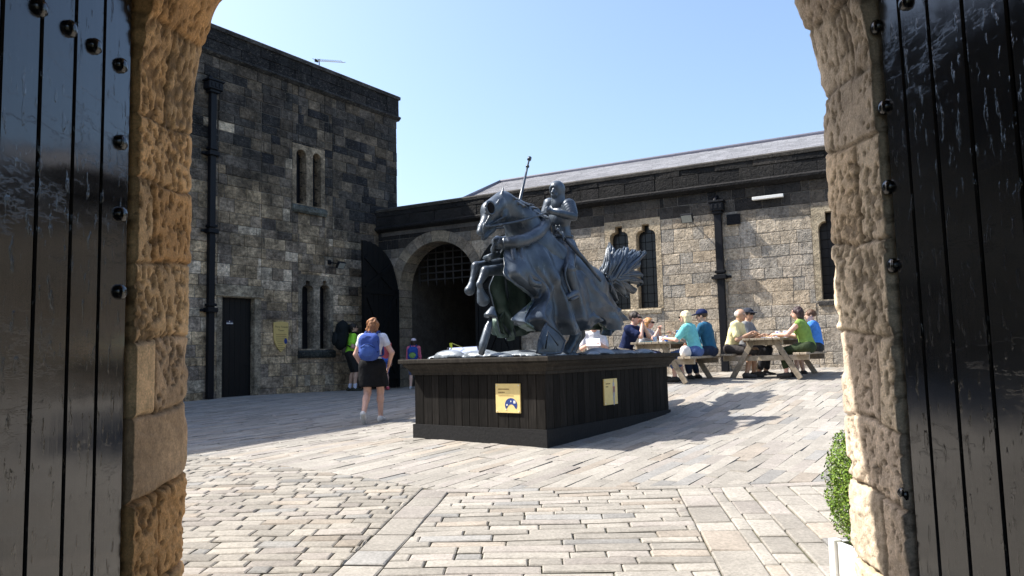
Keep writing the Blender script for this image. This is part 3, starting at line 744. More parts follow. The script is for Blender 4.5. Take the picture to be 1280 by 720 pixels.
# parapet, string, coping
rp_ = Wall(rw.fr(0, 0, .10)[:2], rw.fr(1, 0, .10)[:2])
stones(courses(sR0, sR1, rz_str+.16, rz_top-.12, .26, .30, .45, .95), rp_.fr, lambda s, t: random.choice([(.011, .011, .0115), (.015, .0145, .0145), (.02, .019, .018), (.04, .036, .032), (.017, .016, .016)]), (.002, .02), .005, .009, -.05, .03).build('parapet', M_RANGE, rng_b)
m = MB(); m.box(rw.fr((sR0+sR1)/2, (rz_str+rz_top)/2, -.18), ((sR1-sR0)/2, .265, (rz_top-rz_str)/2-.12), ax, col=(.05, .048, .045)); m.build('parapet_core', M_RANGE, rng_b)
m = MB(); m.add(*profile_bar(rw, [(-.3, rz_str), (.05, rz_str), (.17, rz_str+.07), (.18, rz_str+.12), (.11, rz_str+.17), (-.3, rz_str+.17)], sR0, sR1, 1), (.015, .0145, .015)); m.build('string_course', M_RANGE, rng_b)
m = MB(); m.add(*profile_bar(rw, [(-.45, rz_top-.12), (.13, rz_top-.12), (.14, rz_top-.05), (.06, rz_top), (-.45, rz_top)], sR0, sR1, 1), (.06, .054, .046)); m.build('coping', M_RANGE, rng_b)
window(rw, rng_b, rb, rwin, (.40, .325, .225), .22); window(rw, rng_b, rb3, rwin3, (.36, .30, .21), .22)
for bb, cc in ((rb, (.40, .34, .25)), (rb3, (.07, .065, .06))): m = MB(); m.add(*profile_bar(rw, [(-.1, bb[2]-.11), (.04, bb[2]-.11), (.05, bb[2]-.02), (-.02, bb[2]+.018), (-.1, bb[2]+.018)], bb[0]+.05, bb[1]-.05), cc); m.build('sill', M_RANGE, rng_b)
# slate roof with a hip
DB = 3.6; sh, zr = rw.px(626, 226, -DB); zr = np.mean([zr, rw.px(830, 196, -DB)[1], rw.px(1028, 166, -DB)[1]])-.05
se = rw.px(566, 248, -.5)[0]; ze = rz_top-.06
m = MB(); nrow = 26
for i in range(nrow):
    t0, t1 = i/nrow, (i+1.25)/nrow; t1 = min(t1, 1.0)
    h0, h1 = -.5-(DB-.5)*t0, -.5-(DB-.5)*t1; z0, z1 = ze+(zr-ze)*t0, ze+(zr-ze)*t1; a0, a1 = se+(sh-se)*t0, se+(sh-se)*t1
    s = a0-random.uniform(0, .3)
    while s < sR1:
        w = random.uniform(.2, .36)*(1.35-.5*t0); b = min(s+w, sR1); a_ = max(s, a0)
        if b-a_ > .05:
            v = random.uniform(.34, .48); up = .02; j = random.uniform(0, .008)
            V = [rw.fr(a_, z0+up+j, h0+.012), rw.fr(b-.006, z0+up+j, h0+.012), rw.fr(b-.006, z1+.002, h1), rw.fr(max(a_, a1 if a_ <= a0+.01 else a_), z1+.002, h1), rw.fr(a_, z0+j-.004, h0+.012), rw.fr(b-.006, z0+j-.004, h0+.012)]
            m.add(V, [(0, 1, 2, 3), (4, 5, 1, 0)], (v, v*.98, v*.995))
        s += w
hipb = rw.fr(se, ze, -2*DB+.5)
m.add([rw.fr(se, ze, -.5), rw.fr(sh, zr, -DB), hipb, rw.fr(sR1, zr, -DB), rw.fr(sR1, ze, -2*DB+.5), rw.fr(sR1, ze, -.5)], [(0, 1, 2), (2, 1, 3, 4), (3, 4, 5)], (.2, .19, .21))
ro = m.build('roof', M_SLATE, rng_b)
m = MB(); m.tube([rw.fr(se, ze+.04, -.5), rw.fr(sh, zr+.03, -DB), rw.fr(sR1, zr+.03, -DB)], .07, 8); m.build('ridge_roll', M_LEAD, ro, col=False)
m = MB(); m.box(rw.fr((sR0+sR1)/2, (rz_str-1.3)/2, -DB*2+.6), ((sR1-sR0)/2, .15, (rz_str+1.3)/2), ax, col=(.2, .17, .13))
m.box(rw.fr(sR1-.15, (rz_str-1.3)/2, -DB), (.15, DB-.5, (rz_str+1.3)/2-.01), ax, col=(.2, .17, .13)); m.box(rw.fr((se+sR1)/2, ze-.25, -DB), ((sR1-se)/2-.2, DB-.75, .1), ax, col=(.1, .1, .1)); m.build('rear_wall', M_RANGE, rng_b)
sd, zd = drain('drainpipe', rw, 897, 266, 468, 'black iron drainpipe with ornate hopper on the pale range wall between the two picnic tables', .08, .15)

# inner archway door leaves
def leaf(base, dirv, label, nrmv):
    o = empty('gate_door', (*base, float(zg(*base))), label, 'door', 'inner archway doors')
    d = A(*nrm(dirv)); n_ = A(*nrm(nrmv)); L = aR_*1.02; m = MB(); nb = 7; z0 = float(zg(*base))+.03
    M3 = np.array([[d[0], d[1], 0], [n_[0], n_[1], 0], [0, 0, 1]])
    for i in range(nb):
        a, b = L*i/nb, L*(i+1)/nb; ta, tb = [aS+aR_*math.sqrt(max(0, 1-(1-min(x/aR_, 1))**2)) for x in (a+.004, b)]
        V = []
        for h in (-.035, .035):
            for x, z in ((a+.004, z0), (b-.004, z0), (b-.004, tb), ((a+b)/2, (ta+tb)/2+.02), (a+.004, ta)): V.append((base[0]+d[0]*x+n_[0]*h, base[1]+d[1]*x+n_[1]*h, z))
        m.add(V, [(0, 1, 2, 3, 4), (9, 8, 7, 6, 5)]+[(k, (k+1) % 5, 5+(k+1) % 5, 5+k) for k in range(5)])
    m.build('leaf', M_DOOR, o, col=False)
    m = MB()
    P = lambda x, z: A(base[0]+d[0]*x+n_[0]*.055, base[1]+d[1]*x+n_[1]*.055, z)
    for z in (z0+.3, aS-.1): m.box(P(L/2, z), (L/2-.03, .02, .07), M3)
    for (x0, za, x1, zb) in ((.08, aS-.1, L-.08, aT-.45), (.3, aT-.65, L-.08, aS), (.08, z0+.3, L-.08, aS-.1), (.08, aS-.1, L-.08, z0+.3)):
        p, q = P(x0, za), P(x1, zb); e = nrm(q-p); m.box((p+q)/2, (np.linalg.norm(q-p)/2, .02, .055), np.array([e, [n_[0], n_[1], 0], np.cross(e, [n_[0], n_[1], 0])]))
    for x in (.04, L-.05): m.box(P(x, (z0+aS)/2), (.04, .021, (aS-z0)/2), M3)
    m.build('brace', M_DOOR, o, col=False)
hl = rw.fr(aC-aR_-.03, 0, .06)[:2]; best = None
for k in range(200):
    an = R(180+k*.45); q = A(*hl)+aR_*1.02*A(math.cos(an), math.sin(an)); uu = 640+f_*q[0]/q[1]
    if best is None or abs(uu-452) < best[0]: best = (abs(uu-452), an)
an = best[1]; leaf(hl, (math.cos(an), math.sin(an)), 'dark braced arched door leaf swung open against the tower, behind the woman with the blue backpack', (-math.sin(an), math.cos(an)) if -math.sin(an) > 0 else (math.sin(an), -math.cos(an)))
leaf(rw.fr(aC+aR_+.06, 0, .10)[:2], rw.d, 'dark arched door leaf folded flat on the range wall behind the rearing horse', rw.n)
# shield hanging inside the archway
q = rw.px(535, 417, -4.6); m = MB(); out = [(-.17, .30), (.17, .30), (.17, 0), (.1, -.2), (0, -.34), (-.1, -.2), (-.17, 0)]
m.add([rw.fr(q[0]+x, q[1]+z, h) for h in (-4.6, -4.52) for x, z in out], [tuple(range(7, 14)), tuple(range(6, -1, -1))]+[(k, (k+1) % 7, 7+(k+1) % 7, 7+k) for k in range(7)])
prop(m.build('hanging_shield', M_DOOR, col=False), 'black pointed shield hanging in the shadow inside the far archway', 'shield')

# fittings on the walls
def sign_plate(wall, pts, h0, h1): return MB().add([wall.fr(p[0], p[1], h) for h in (h0, h1) for p in pts], [tuple(range(len(pts), 2*len(pts))), tuple(range(len(pts)-1, -1, -1))]+[(k, (k+1) % len(pts), len(pts)+(k+1) % len(pts), len(pts)+k) for k in range(len(pts))], (.62, .46, .17))
def text(s, size, wall, a, t, h, mat, parent, name='lettering'):
    cu = bpy.data.curves.new(name, 'FONT'); cu.body = s; cu.size = size; cu.align_x = 'CENTER'; cu.extrude = .0006
    tmp = bpy.data.objects.new('t', cu); COL.objects.link(tmp); me = bpy.data.meshes.new_from_object(tmp.evaluated_get(bpy.context.evaluated_depsgraph_get()))
    V = np.array([v.co for v in me.vertices]); F = [tuple(p.vertices) for p in me.polygons]; bpy.data.objects.remove(tmp)
    sg = 1
    return mk(name, [wall.fr(a+sg*v[0], t+v[1], h+v[2]) for v in V], F, mat, parent)
M_INK = plain('sign_ink', (.05, .03, .015), .6)
M_FAINT = plain('faint_ink', (.30, .20, .07), .6)
M_BLUE = plain('sign_blue', (.02, .05, .22), .5, ns=60, var=.5)
s0, z1 = tw.px(342.5, 403, .06); s1, _ = tw.px(360.5, 403, .06); _, z0 = tw.px(353, 440, .06); hw = (s1-s0)/2; cs = (s0+s1)/2
shp = [(cs-hw, z1)]+[(cs+hw*x, z1+.03*(1-x*x)) for x in (-.5, 0, .5)]+[(cs+hw, z1)]
for k in range(1, 9): t = k/9; shp.append((cs+hw*(1-t**2.3), z1+(z0-z1)*(.42+.58*t)))
shp.append((cs, z0))
for k in range(8, 0, -1): t = k/9; shp.append((cs-hw*(1-t**2.3), z1+(z0-z1)*(.42+.58*t)))
m = sign_plate(tw, shp, .03, .06); so = prop(m.build('shield_sign', M_YELL), 'yellow shield shaped information sign on the tower wall right of the door', 'sign')
text('Percy Tenants', .068, tw, cs+.01, z1-.13, .0605, M_INK, so); text('Tower', .068, tw, cs, z1-.22, .0605, M_INK, so)
m = MB()
for k in range(9):
    wd = hw*(.72-.05*max(0, k-3)); m.box(tw.fr(cs-(.03 if 3 < k < 7 else 0), z1-.30-k*.047, .061), (wd-(.05 if 3 < k < 7 else 0), .0012, .007), tw.ax())
m.build('small_print', M_FAINT, so, col=False)
m = MB(); m.add([tw.fr(cs+hw*.62+.05*math.cos(t)*1, z1-.47+.075*math.sin(t), .0625) for t in np.linspace(0, 2*math.pi, 13)[:-1]], [tuple(range(12))]); m.build('emblem', M_BLUE, so, col=False)
a, b, c_, d_ = bx_(428, 405, 442, 417); m = sign_plate(tw, rect(a, b, c_-.12, d_), .03, .05); so = prop(m.build('wall_sign', M_YELL), 'small square yellow sign on the tower wall behind the man with the rucksack', 'sign')
text('Tours', .07, tw, (a+b)/2, d_-.15, .0505, M_INK, so)
a, b, c_, d_ = bx_(287, 400.5, 295, 405.5); m = MB(); m.box(tw.fr((a+b)/2, (c_+d_)/2, -.135), ((b-a)/2, .006, (d_-c_)/2), tw.ax()); so = prop(m.build('door_sign', plain('sign_navy', (.03, .03, .06), .5), col=False), 'tiny navy and white sign fixed on the dark tower door', 'sign')
m = MB(); m.box(tw.fr((a+b)/2-.035, (c_+d_)/2-.015, -.127), (.05, .001, .013), tw.ax()); m.box(tw.fr((a+b)/2+.06, (c_+d_)/2-.015, -.127), (.035, .001, .013), tw.ax()); m.box(tw.fr((a+b)/2, (c_+d_)/2+.03, -.127), (.012, .001, .016), tw.ax()); m.build('lettering', M_WHITE, so, col=False)
def flood(wall, u, v, label, M=M_IRON, big=1.0, glass=None):
    s, z = wall.px(u, v, .2); o = empty('floodlight', wall.fr(s, z, .02), label, 'floodlight'); axw = wall.ax(); tl = R(-35)
    n_ = nrm(axw[1]*math.cos(tl)+axw[2]*math.sin(tl)); upv = np.cross(axw[0], n_); M3 = np.array([axw[0], n_, upv])
    m = MB(); m.box(wall.fr(s, z, .36), (.14*big, .04, .11*big), M3, .01)
    for k in range(5): m.box(A(*wall.fr(s-.1*big+.05*big*k, z, .36))-n_*.05, (.008, .02, .09*big), M3)
    m.build('housing', M, o, col=False)
    m = MB(); m.box(A(*wall.fr(s, z, .36))+n_*.041, (.12*big, .003, .09*big), M3); m.build('lens', glass or plain('lamp_glass', (.3, .32, .3), .15), o, col=False)
    m = MB(); m.tube([wall.fr(s-.1, z+.1, .0), wall.fr(s-.02, z+.06, .2), wall.fr(s, z+.02, .32)], .018, 6); m.box(wall.fr(s-.1, z+.1, .02), (.05, .02, .06), axw); m.build('bracket', M, o, col=False)
flood(tw, 421, 332, 'small black floodlight on the tower wall above the lower windows', big=.9)
flood(rw, 861, 274, 'square floodlight on the pale range wall left of the drainpipe')
a, b, c_, d_ = bx_(941, 244, 980, 248, rw); zA = rw.px(941, 249, .06)[1]; zB = rw.px(980, 244, .06)[1]; m = MB(); m.box(rw.fr((a+b)/2, (zA+zB)/2, .07), ((b-a)/2, .05, .035), rw.ax(), .006)
prop(m.build('strip_light', M_WHITE, col=False), 'long thin white strip light under the black parapet, right of the drainpipe', 'light')
a, b, c_, d_ = bx_(909, 268, 926, 281, rw); m = MB(); m.box(rw.fr((a+b)/2, (c_+d_)/2, .045), ((b-a)/2, .02, (d_-c_)/2), rw.ax(), .004); 
for k in range(6): m.box(rw.fr((a+b)/2, c_+(d_-c_)*(k+.5)/6, .07), ((b-a)/2-.02, .008, .012), rw.ax())
prop(m.build('wall_vent', M_IRON, col=False), 'black louvred vent panel on the range wall right beside the drainpipe hopper', 'vent')

# ------------------------------------------------------------------ PLINTH
Cn = W(680, 444, 8.6)[:2]; dR = nrm(A(.597, .802)); dL = A(-dR[1], dR[0]); LR, LL = 3.20, 2.04
plz = W(686, 445, 8.5)[2]; ctr = Cn+dR*LR/2+dL*LL/2
pl = empty('statue_plinth', (*ctr, float(zg(*ctr))), 'dark stained timber plinth with moulded top, carrying the bronze rider', 'plinth')
def pfr(a, b, z): q = Cn+dR*a+dL*b; return A(q[0], q[1], z)
M3p = np.array([[dR[0], dR[1], 0], [dL[0], dL[1], 0], [0, 0, 1]])
bt = plz-.175; bb = plz-.86
m = MB()
def board_run(length, fn, Mx):
    a = 0
    while a < length-.01:
        w = min(random.uniform(.11, .17), length-a); w = length-a if length-a-w < .05 else w
        m.box(fn(a+w/2), (w/2-.002, .014, (bt-bb)/2), Mx, .003, np.ones(3)*random.uniform(.55, 1.45)); a += w
Mr = M3p; Ml = np.array([M3p[1], M3p[0], M3p[2]])
board_run(LR, lambda a: pfr(a, .012, (bt+bb)/2), Mr); board_run(LR, lambda a: pfr(a, LL-.012, (bt+bb)/2), Mr)
board_run(LL, lambda b: pfr(.011, b, (bt+bb)/2), Ml); board_run(LL, lambda b: pfr(LR-.011, b, (bt+bb)/2), Ml)
m.build('board_panel', M_PLINTH, pl)
m = MB()
def ring(prof, lr0=0):
    V = []; n = len(prof)
    for o, z in prof: V += [pfr(-o, -o, z), pfr(LR+o, -o, z), pfr(LR+o, LL+o, z), pfr(-o, LL+o, z)]
    return V, [(i*4+k, i*4+(k+1) % 4, (i+1)*4+(k+1) % 4, (i+1)*4+k) for i in range(n-1) for k in range(4)]+[(0, 1, 2, 3), tuple((n-1)*4+k for k in range(4))]
m.add(*ring([(.004, bt-.03), (.03, bt-.028), (.032, bt+.002), (.05, bt+.02), (.062, bt+.05), (.10, bt+.085), (.112, bt+.10), (.112, bt+.115)])); m.add(*ring([(.10, bt+.117), (.145, bt+.119), (.15, bt+.125), (.15, plz-.012), (.145, plz), (.13, plz)]))
m.build('cornice', M_CORN, pl)
V = []; o = .022
for (a, b) in ((-o, -o), (LR+o, -o), (LR+o, LL+o), (-o, LL+o)):
    q = pfr(a, b, 0); V += [(q[0], q[1], bb+.03), (q[0], q[1], float(zg(q[0], q[1]))-.03)]
mk('base_board', V, [(0, 1, 3, 2), (2, 3, 5, 4), (4, 5, 7, 6), (6, 7, 1, 0), (0, 2, 4, 6)], M_BASE, pl)
class Face:
    def __init__(s, o, d, n): s.o, s.d, s.n = o, d, n
    def fr(s, a, t, h=0): q = s.o+s.d*a+s.n*h; return (q[0], q[1], t)
    def ax(s): return np.array([[s.d[0], s.d[1], 0], [s.n[0], s.n[1], 0], [0, 0, 1]])
    def px(s, u, v): d = ray(u, v); q = d*((s.o@s.n)/(d[:2]@s.n)); return float((q[:2]-s.o)@s.d), float(q[2])
fl = Face(Cn+dL*LL, -dL, -dR); fr_ = Face(Cn, dR, -dL)
def plaque(F, u0, v0, u1, v1, label, kind):
    a, z1 = F.px(u0, v0); b, _ = F.px(u1, v0); _, z0 = F.px(u0, v1)
    m = MB(); m.box(F.fr((a+b)/2, (z0+z1)/2, .012), ((b-a)/2, .009, (z1-z0)/2), F.ax(), .002, (.80, .62, .26)); o = prop(m.build('information_plaque', M_YELL), label, 'plaque', 'yellow plaques on the plinth')
    w, h = b-a, z1-z0
    for k, (x0, x1) in enumerate(((.12, .56), (.12, .36), (.12, .72))):
        if kind == 1 and k == 2: continue
        m = MB()
        zz = z1-h*(.19+.11*k); x = a+w*x0
        while x < a+w*x1*(1 if kind == 0 else .8):
            l = w*random.uniform(.02, .05); m.box(F.fr(x+l/2, zz, .0225), (l/2, .001, h*(.02 if k < 2 else .008)), F.ax()); x += l+w*.012
        m.build('small_print', M_FAINT, o, col=False)
    for x in (a+.02, b-.02):
        for z in (z0+.02, z1-.02): m = MB(); m.tube([F.fr(x, z, .02), F.fr(x, z, .026)], .007, 8); m.build('screw', M_WHITE, o, col=False)
    m = MB()
    if kind == 0:
        cx, cz, r = a+w*.63, z0+h*.27, w*.25; V = []; n = 20
        P = [(cx+r*math.cos(t), cz+r*math.sin(t)*.9) for t in np.linspace(math.radians(215), math.radians(-35), n)]+[(cx+r*.62*math.cos(t), cz-r*.52+r*.62*math.sin(t)) for t in np.linspace(math.radians(20), math.radians(160), 12)]
        tri = tessellate_polygon([[Vector((p[0], p[1], 0)) for p in P]]); m.add([F.fr(p[0], p[1], .023) for p in P], [tuple(t) for t in tri]); m.build('plan_drawing', M_BLUE, o, col=False)
        for dx, dz, s in ((.09, .05, .016), (-.1, .0, .01), (.0, .06, .008), (-.13, -.07, .008)): m = MB(); m.box(F.fr(cx+dx*w*1.6, cz+dz*w*2, .0242), (s, .0006, s), F.ax()); m.build('plan_mark', M_WHITE, o, col=False)
    else:
        ax_ = F.ax(); cx = a+w*.72
        for dz, sx, sz, c in ((.85, .012, .05, (.3, .3, .32)), (.70, .035, .06, (.55, .57, .62)), (.58, .045, .05, (.5, .2, .18)), (.46, .035, .07, (.45, .47, .55)), (.30, .03, .08, (.6, .6, .62)), (.12, .02, .06, (.4, .42, .5))):
            m.box(F.fr(cx+random.uniform(-.01, .01), z0+h*dz, .0225), (sx*.6, .001, sz*.8), ax_, 0, c)
        m.build('figure_drawing', M_ITEM, o)
plaque(fl, 620.5, 479.5, 651, 515.5, 'square yellow plaque with a blue crescent plan on the plinth', 0)
plaque(fr_, 753, 474, 769.5, 507, 'narrow yellow plaque with a grey figure drawing on the shaded plinth side', 1)
# ------------------------------------------------------------------ EQUESTRIAN STATUE
hd = A(-.64, -.768); lf = A(-hd[1], hd[0]); lf = lf if lf[1] < 0 else -lf       # heading, and the horse's left (towards us)
def S(u, v, s=0.):
    d = ray(u, v); P0 = ctr+lf*s; k = (P0@lf)/(d[:2]@lf); return d*k
st = empty('equestrian_statue', (*ctr, plz), 'blue grey bronze statue of an armoured knight on a rearing draped horse', 'statue')
hz = SDF(); K = .06
# head and neck
hz.rc(S(628, 252), S(613, 263), .135, .125, k=K).rc(S(614, 264), S(604, 284), .11, .062, k=K).rc(S(633, 268), S(612, 281), .10, .055, k=K)
hz.rc(S(603, 285), S(600.5, 290), .062, .05, k=.03).rc(S(616, 286), S(606, 296), .045, .035, k=.03).rc(S(606, 296), S(604, 298), .036, .03, k=.02)
hz.rc(S(634, 258), S(652, 278), .15, .215, k=.08).rc(S(650, 276), S(664, 300), .21, .26, k=.1).rc(S(630, 246), S(668, 268), .06, .10, k=.05)
hz.rc(S(661, 312), S(732, 362), .34, .33, k=.15).rc(S(732, 358), S(745, 372), .30, .22, k=.1)
for s in (-.075, .075): hz.rc(S(627, 249, s), S(629, 234, s), .036, .008, k=.02); hz.rc(S(612, 262, s*1.2), S(607, 266, s*1.1), .03, .02, k=.02)
for s in (-.035, .035): hz.el(S(599.5, 288, s), (.018, .018, .012), op='s')
for t in np.linspace(0, 1, 9):                                   # mane locks
    p = S(631+37*t, 243+22*t, .02); hz.rc(p, p+A(.10, -.02, -.10-.05*math.sin(9*t))+A(*(lf*.12), 0), .035, .012, k=.02)
hz.el(S(630, 267, .085), (.085, .04, .095), np.array([[hd[0], hd[1], 0], [lf[0], lf[1], 0], [0, 0, 1]]), k=.015)
# bridle, eye guard
m_eye = S(613, 260, .10)
hz.el(S(613, 260, .12), (.085, .05, .085), np.array([[hd[0], hd[1], 0], [lf[0], lf[1], 0], [0, 0, 1]]), k=.012)
hz.rc(S(624, 250, .13), S(606, 281, .07), .016, .014, k=.008).rc(S(632, 270, .12), S(606, 284, .08), .014, .012, k=.008)
# forelegs
def leg(P, rr, k=.04):
    for i in range(len(P)-1): hz.rc(P[i], P[i+1], rr[i], rr[i+1], k=k)
leg([S(655, 335, -.16), S(622, 330, -.2), S(595, 333, -.2), S(590, 351, -.2), S(589, 360, -.2)], [.16, .075, .058, .031, .052], .025)
leg([S(655, 345, .12), S(630, 337, .10), S(607, 339, .08), S(599, 355, .07), S(602, 369, .07)], [.16, .078, .062, .034, .045], .025); hz.rc(S(601, 366, .07), S(604, 375, .07), .05, .082, k=.015); hz.rc(S(589.5, 356, -.2), S(587, 363, -.2), .045, .068, k=.015)
# hind legs
leg([S(728, 380, .12), S(717, 402, .14), S(720, 418, .14), S(713, 432, .14), S(707, 441, .14)], [.19, .12, .075, .06, .085])
leg([S(738, 385, -.14), S(721, 404, -.14), S(725, 418, -.14), S(718, 432, -.14), S(713, 441, -.14)], [.19, .11, .075, .06, .085])
mk('horse', *hz.mesh(.014)[:2], M_BRONZE, st, smooth=True)
mk('eye', *SDF().el(S(612.8, 260, .185), (.075, .03, .08), np.array([[hd[0], hd[1], 0], [lf[0], lf[1], 0], [0, 0, 1]])).mesh(.01)[:2], M_VOID, st, smooth=True)  # matte black solid, painted as the shade of a deep eye recess
# caparison
Lc = [[(640, 300, .03), (633, 306, .24), (631, 328, .36), (634, 348, .46), (663, 373, .38), (653, 386, .50), (641, 397, .62), (646, 405, .62)],
      [(650, 292, .0), (648, 302, .28), (649, 322, .42), (653, 343, .52), (674, 370, .43), (664, 388, .52), (654, 403, .64), (662, 411, .62)],
      [(662, 288, 0), (664, 300, .26), (667, 318, .38), (671, 338, .43), (683, 358, .44), (678, 378, .48), (672, 398, .60), (682, 415, .60)],
      [(680, 290, 0), (682, 302, .25), (686, 322, .39), (691, 344, .45), (696, 364, .48), (698, 384, .50), (697, 400, .54), (702, 418, .54)],
      [(698, 302, 0), (701, 314, .24), (705, 332, .37), (709, 350, .44), (713, 370, .47), (715, 388, .49), (716, 402, .53), (720, 417, .53)],
      [(714, 312, 0), (717, 324, .22), (721, 340, .34), (725, 356, .42), (728, 374, .45), (730, 390, .47), (732, 402, .50), (736, 413, .50)],
      [(728, 322, 0), (731, 332, .20), (736, 346, .31), (741, 362, .38), (745, 378, .40), (746, 387, .42), (748, 395, .44), (751, 401, .42)],
      [(742, 334, 0), (745, 342, .15), (750, 354, .24), (756, 368, .30), (761, 381, .32), (764, 392, .33), (767, 402, .35), (766, 412, .33)],
      [(750, 344, 0), (753, 351, .10), (758, 362, .16), (763, 374, .20), (769, 384, .22), (774, 391, .23), (778, 397, .24), (783, 404, .24)],
      [(753, 350, 0), (756, 356, .0), (761, 366, .0), (766, 376, .0), (771, 384, .0), (775, 390, .0), (778, 394, .0), (781, 398, 0)]]
lf3 = A(lf[0], lf[1], 0); hd3 = A(hd[0], hd[1], 0); c3 = A(ctr[0], ctr[1], 0)
Lg = np.array([[S(*p) for p in c] for c in Lc])
def mirror(P): return P-2*((P-c3)@lf3)[..., None]*lf3
Rg = mirror(Lg)
Rg[6][-2:] = [S(751, 402, -.36), S(754, 412, -.38)]; Rg[7][-2:] = [S(759, 404, -.30), S(760, 419, -.30)]
Rc0 = [[(640, 300, -.03), (626, 312, -.28), (622, 330, -.36), (612, 356, -.42), (616, 382, -.46), (619, 396, -.46), (621, 406, -.46), (624, 416, -.46)],
       [(648, 294, 0), (640, 310, -.32), (636, 332, -.42), (632, 352, -.46), (632, 376, -.47), (634, 394, -.47), (637, 410, -.47), (643, 424, -.47)]]
Rg[0] = [S(*p) for p in Rc0[0]]; Rg[1] = [S(*p) for p in Rc0[1]]; Rg[2] = .5*Rg[2]+.5*np.array([S(*p) for p in [(656, 290, 0), (655, 304, -.3), (652, 330, -.42), (650, 352, -.46), (650, 376, -.48), (652, 394, -.5), (654, 404, -.5), (660, 414, -.5)]])
def cloth(Gd, side, seed):
    P = catmull(np.swapaxes(catmull(Gd, 150), 0, 1), 90); P = np.swapaxes(P, 0, 1)      # (150, 90, 3)
    U_, V_ = np.meshgrid(np.linspace(0, 1, 150), np.linspace(0, 1, 90), indexing='ij')
    amp = (.10-.035*U_)*V_**1.2*sstep(0, .05, U_)*sstep(1, .93, U_)
    ph = 2*math.pi*(4.6*U_-1.3*V_+.9*V_*U_+.22*fbm(np.stack([U_*6, V_*3, 0*U_], -1), 2, seed))
    fold = amp*(np.sin(ph)+.45*np.sin(2.3*ph+1.7*V_*3))+.05*(fbm(np.stack([U_*8, V_*5+U_*4, 0*U_], -1), 3, seed+5)-.5)*sstep(0, .15, V_)+.010*(fbm(np.stack([U_*30, V_*20, 0*U_], -1), 3, seed+6)-.5)
    fold += .03*np.exp(-((V_-.45-.25*np.sin(U_*9))/.05)**2)*sstep(.1, .3, V_)
    P = P+fold[..., None]*lf3*side
    dz = .012*V_**3*np.sin(ph*.5+1); P[..., 2] += dz
    N = np.cross(np.gradient(P, axis=0), np.gradient(P, axis=1)); N /= np.maximum(np.linalg.norm(N, axis=-1, keepdims=True), 1e-9)
    if np.mean(N@lf3)*side < 0: N = -N
    inn = P-N*.022; n, mm = P.shape[:2]; I = np.arange(n*mm).reshape(n, mm); q = np.stack([I[:-1, :-1], I[1:, :-1], I[1:, 1:], I[:-1, 1:]], -1).reshape(-1, 4)
    F = q.tolist()+(q[:, ::-1]+n*mm).tolist(); mi = [0]*len(q)+[1]*len(q)
    bl = list(I[:, 0])+list(I[-1, 1:])+list(I[-2::-1, -1] if False else I[:-1, -1][::-1])+list(I[0, 1:-1][::-1])
    for i in range(len(bl)): a, b = bl[i], bl[(i+1) % len(bl)]; F.append([a, b, b+n*mm, a+n*mm]); mi.append(0)
    mk('caparison', np.r_[P.reshape(-1, 3), inn.reshape(-1, 3)], F, [M_BRONZE, M_GREEN], st, smooth=True, mi=mi)
cloth(Lg, 1, 3); cloth(Rg, -1, 8)
# fur collar at the base of the neck
cp = [(630, 304, .24), (643, 303, .35), (658, 299, .38), (673, 291, .33), (681, 280, .14), (680, 276, -.08), (668, 283, -.26), (648, 296, -.30), (630, 303, -.24), (622, 303, -.02)]
P = catmull([S(*p) for p in cp]+[S(*cp[0])], 60); V, F = tube(P, .080, 16); V = V+(fbm(V*24, 3, 4)-.5)[:, None]*.07*nrm(A(0, -1, .5)); mk('collar', V, F, M_BRONZE, st, smooth=True)
m = MB(); m.tube([S(612.8, 260, .19)+.082*(hd3*math.cos(t)+A(0, 0, math.sin(t))) for t in np.linspace(0, 2*math.pi, 22)], .017, 6); m.build('eye_guard', M_BRONZE, st, smooth=True)
m = MB(); P = catmull([S(624, 318, .0), S(614, 321, .05), S(607, 324, -.1), S(612, 326, -.18)], 14); m.tube(P, .022, 6, flat=2.2); P = catmull([S(620, 304, .08), S(616, 312, .06), S(619, 319, .02)], 10); m.tube(P, .03, 6); m.build('breast_strap', M_BRONZE, st, smooth=True)
# cords and tassels on the caparison
m = MB(); P = catmull([S(646, 309, .34), S(655, 332, .44), S(664, 352, .50), S(675, 356, .52)], 14); m.tube(P, np.linspace(.03, .045, 14), 8)
for (x, y, s) in ((641, 312, .34), (650, 311, .36)):
    P = catmull([S(x, y-8, s-.03), S(x, y, s), S(x+2, y+14, s+.06), S(x+6, y+32, s+.09)], 12); m.tube(P, np.linspace(.045, .03, 12), 8)
m.build('tassel', M_BRONZE, st, smooth=True)
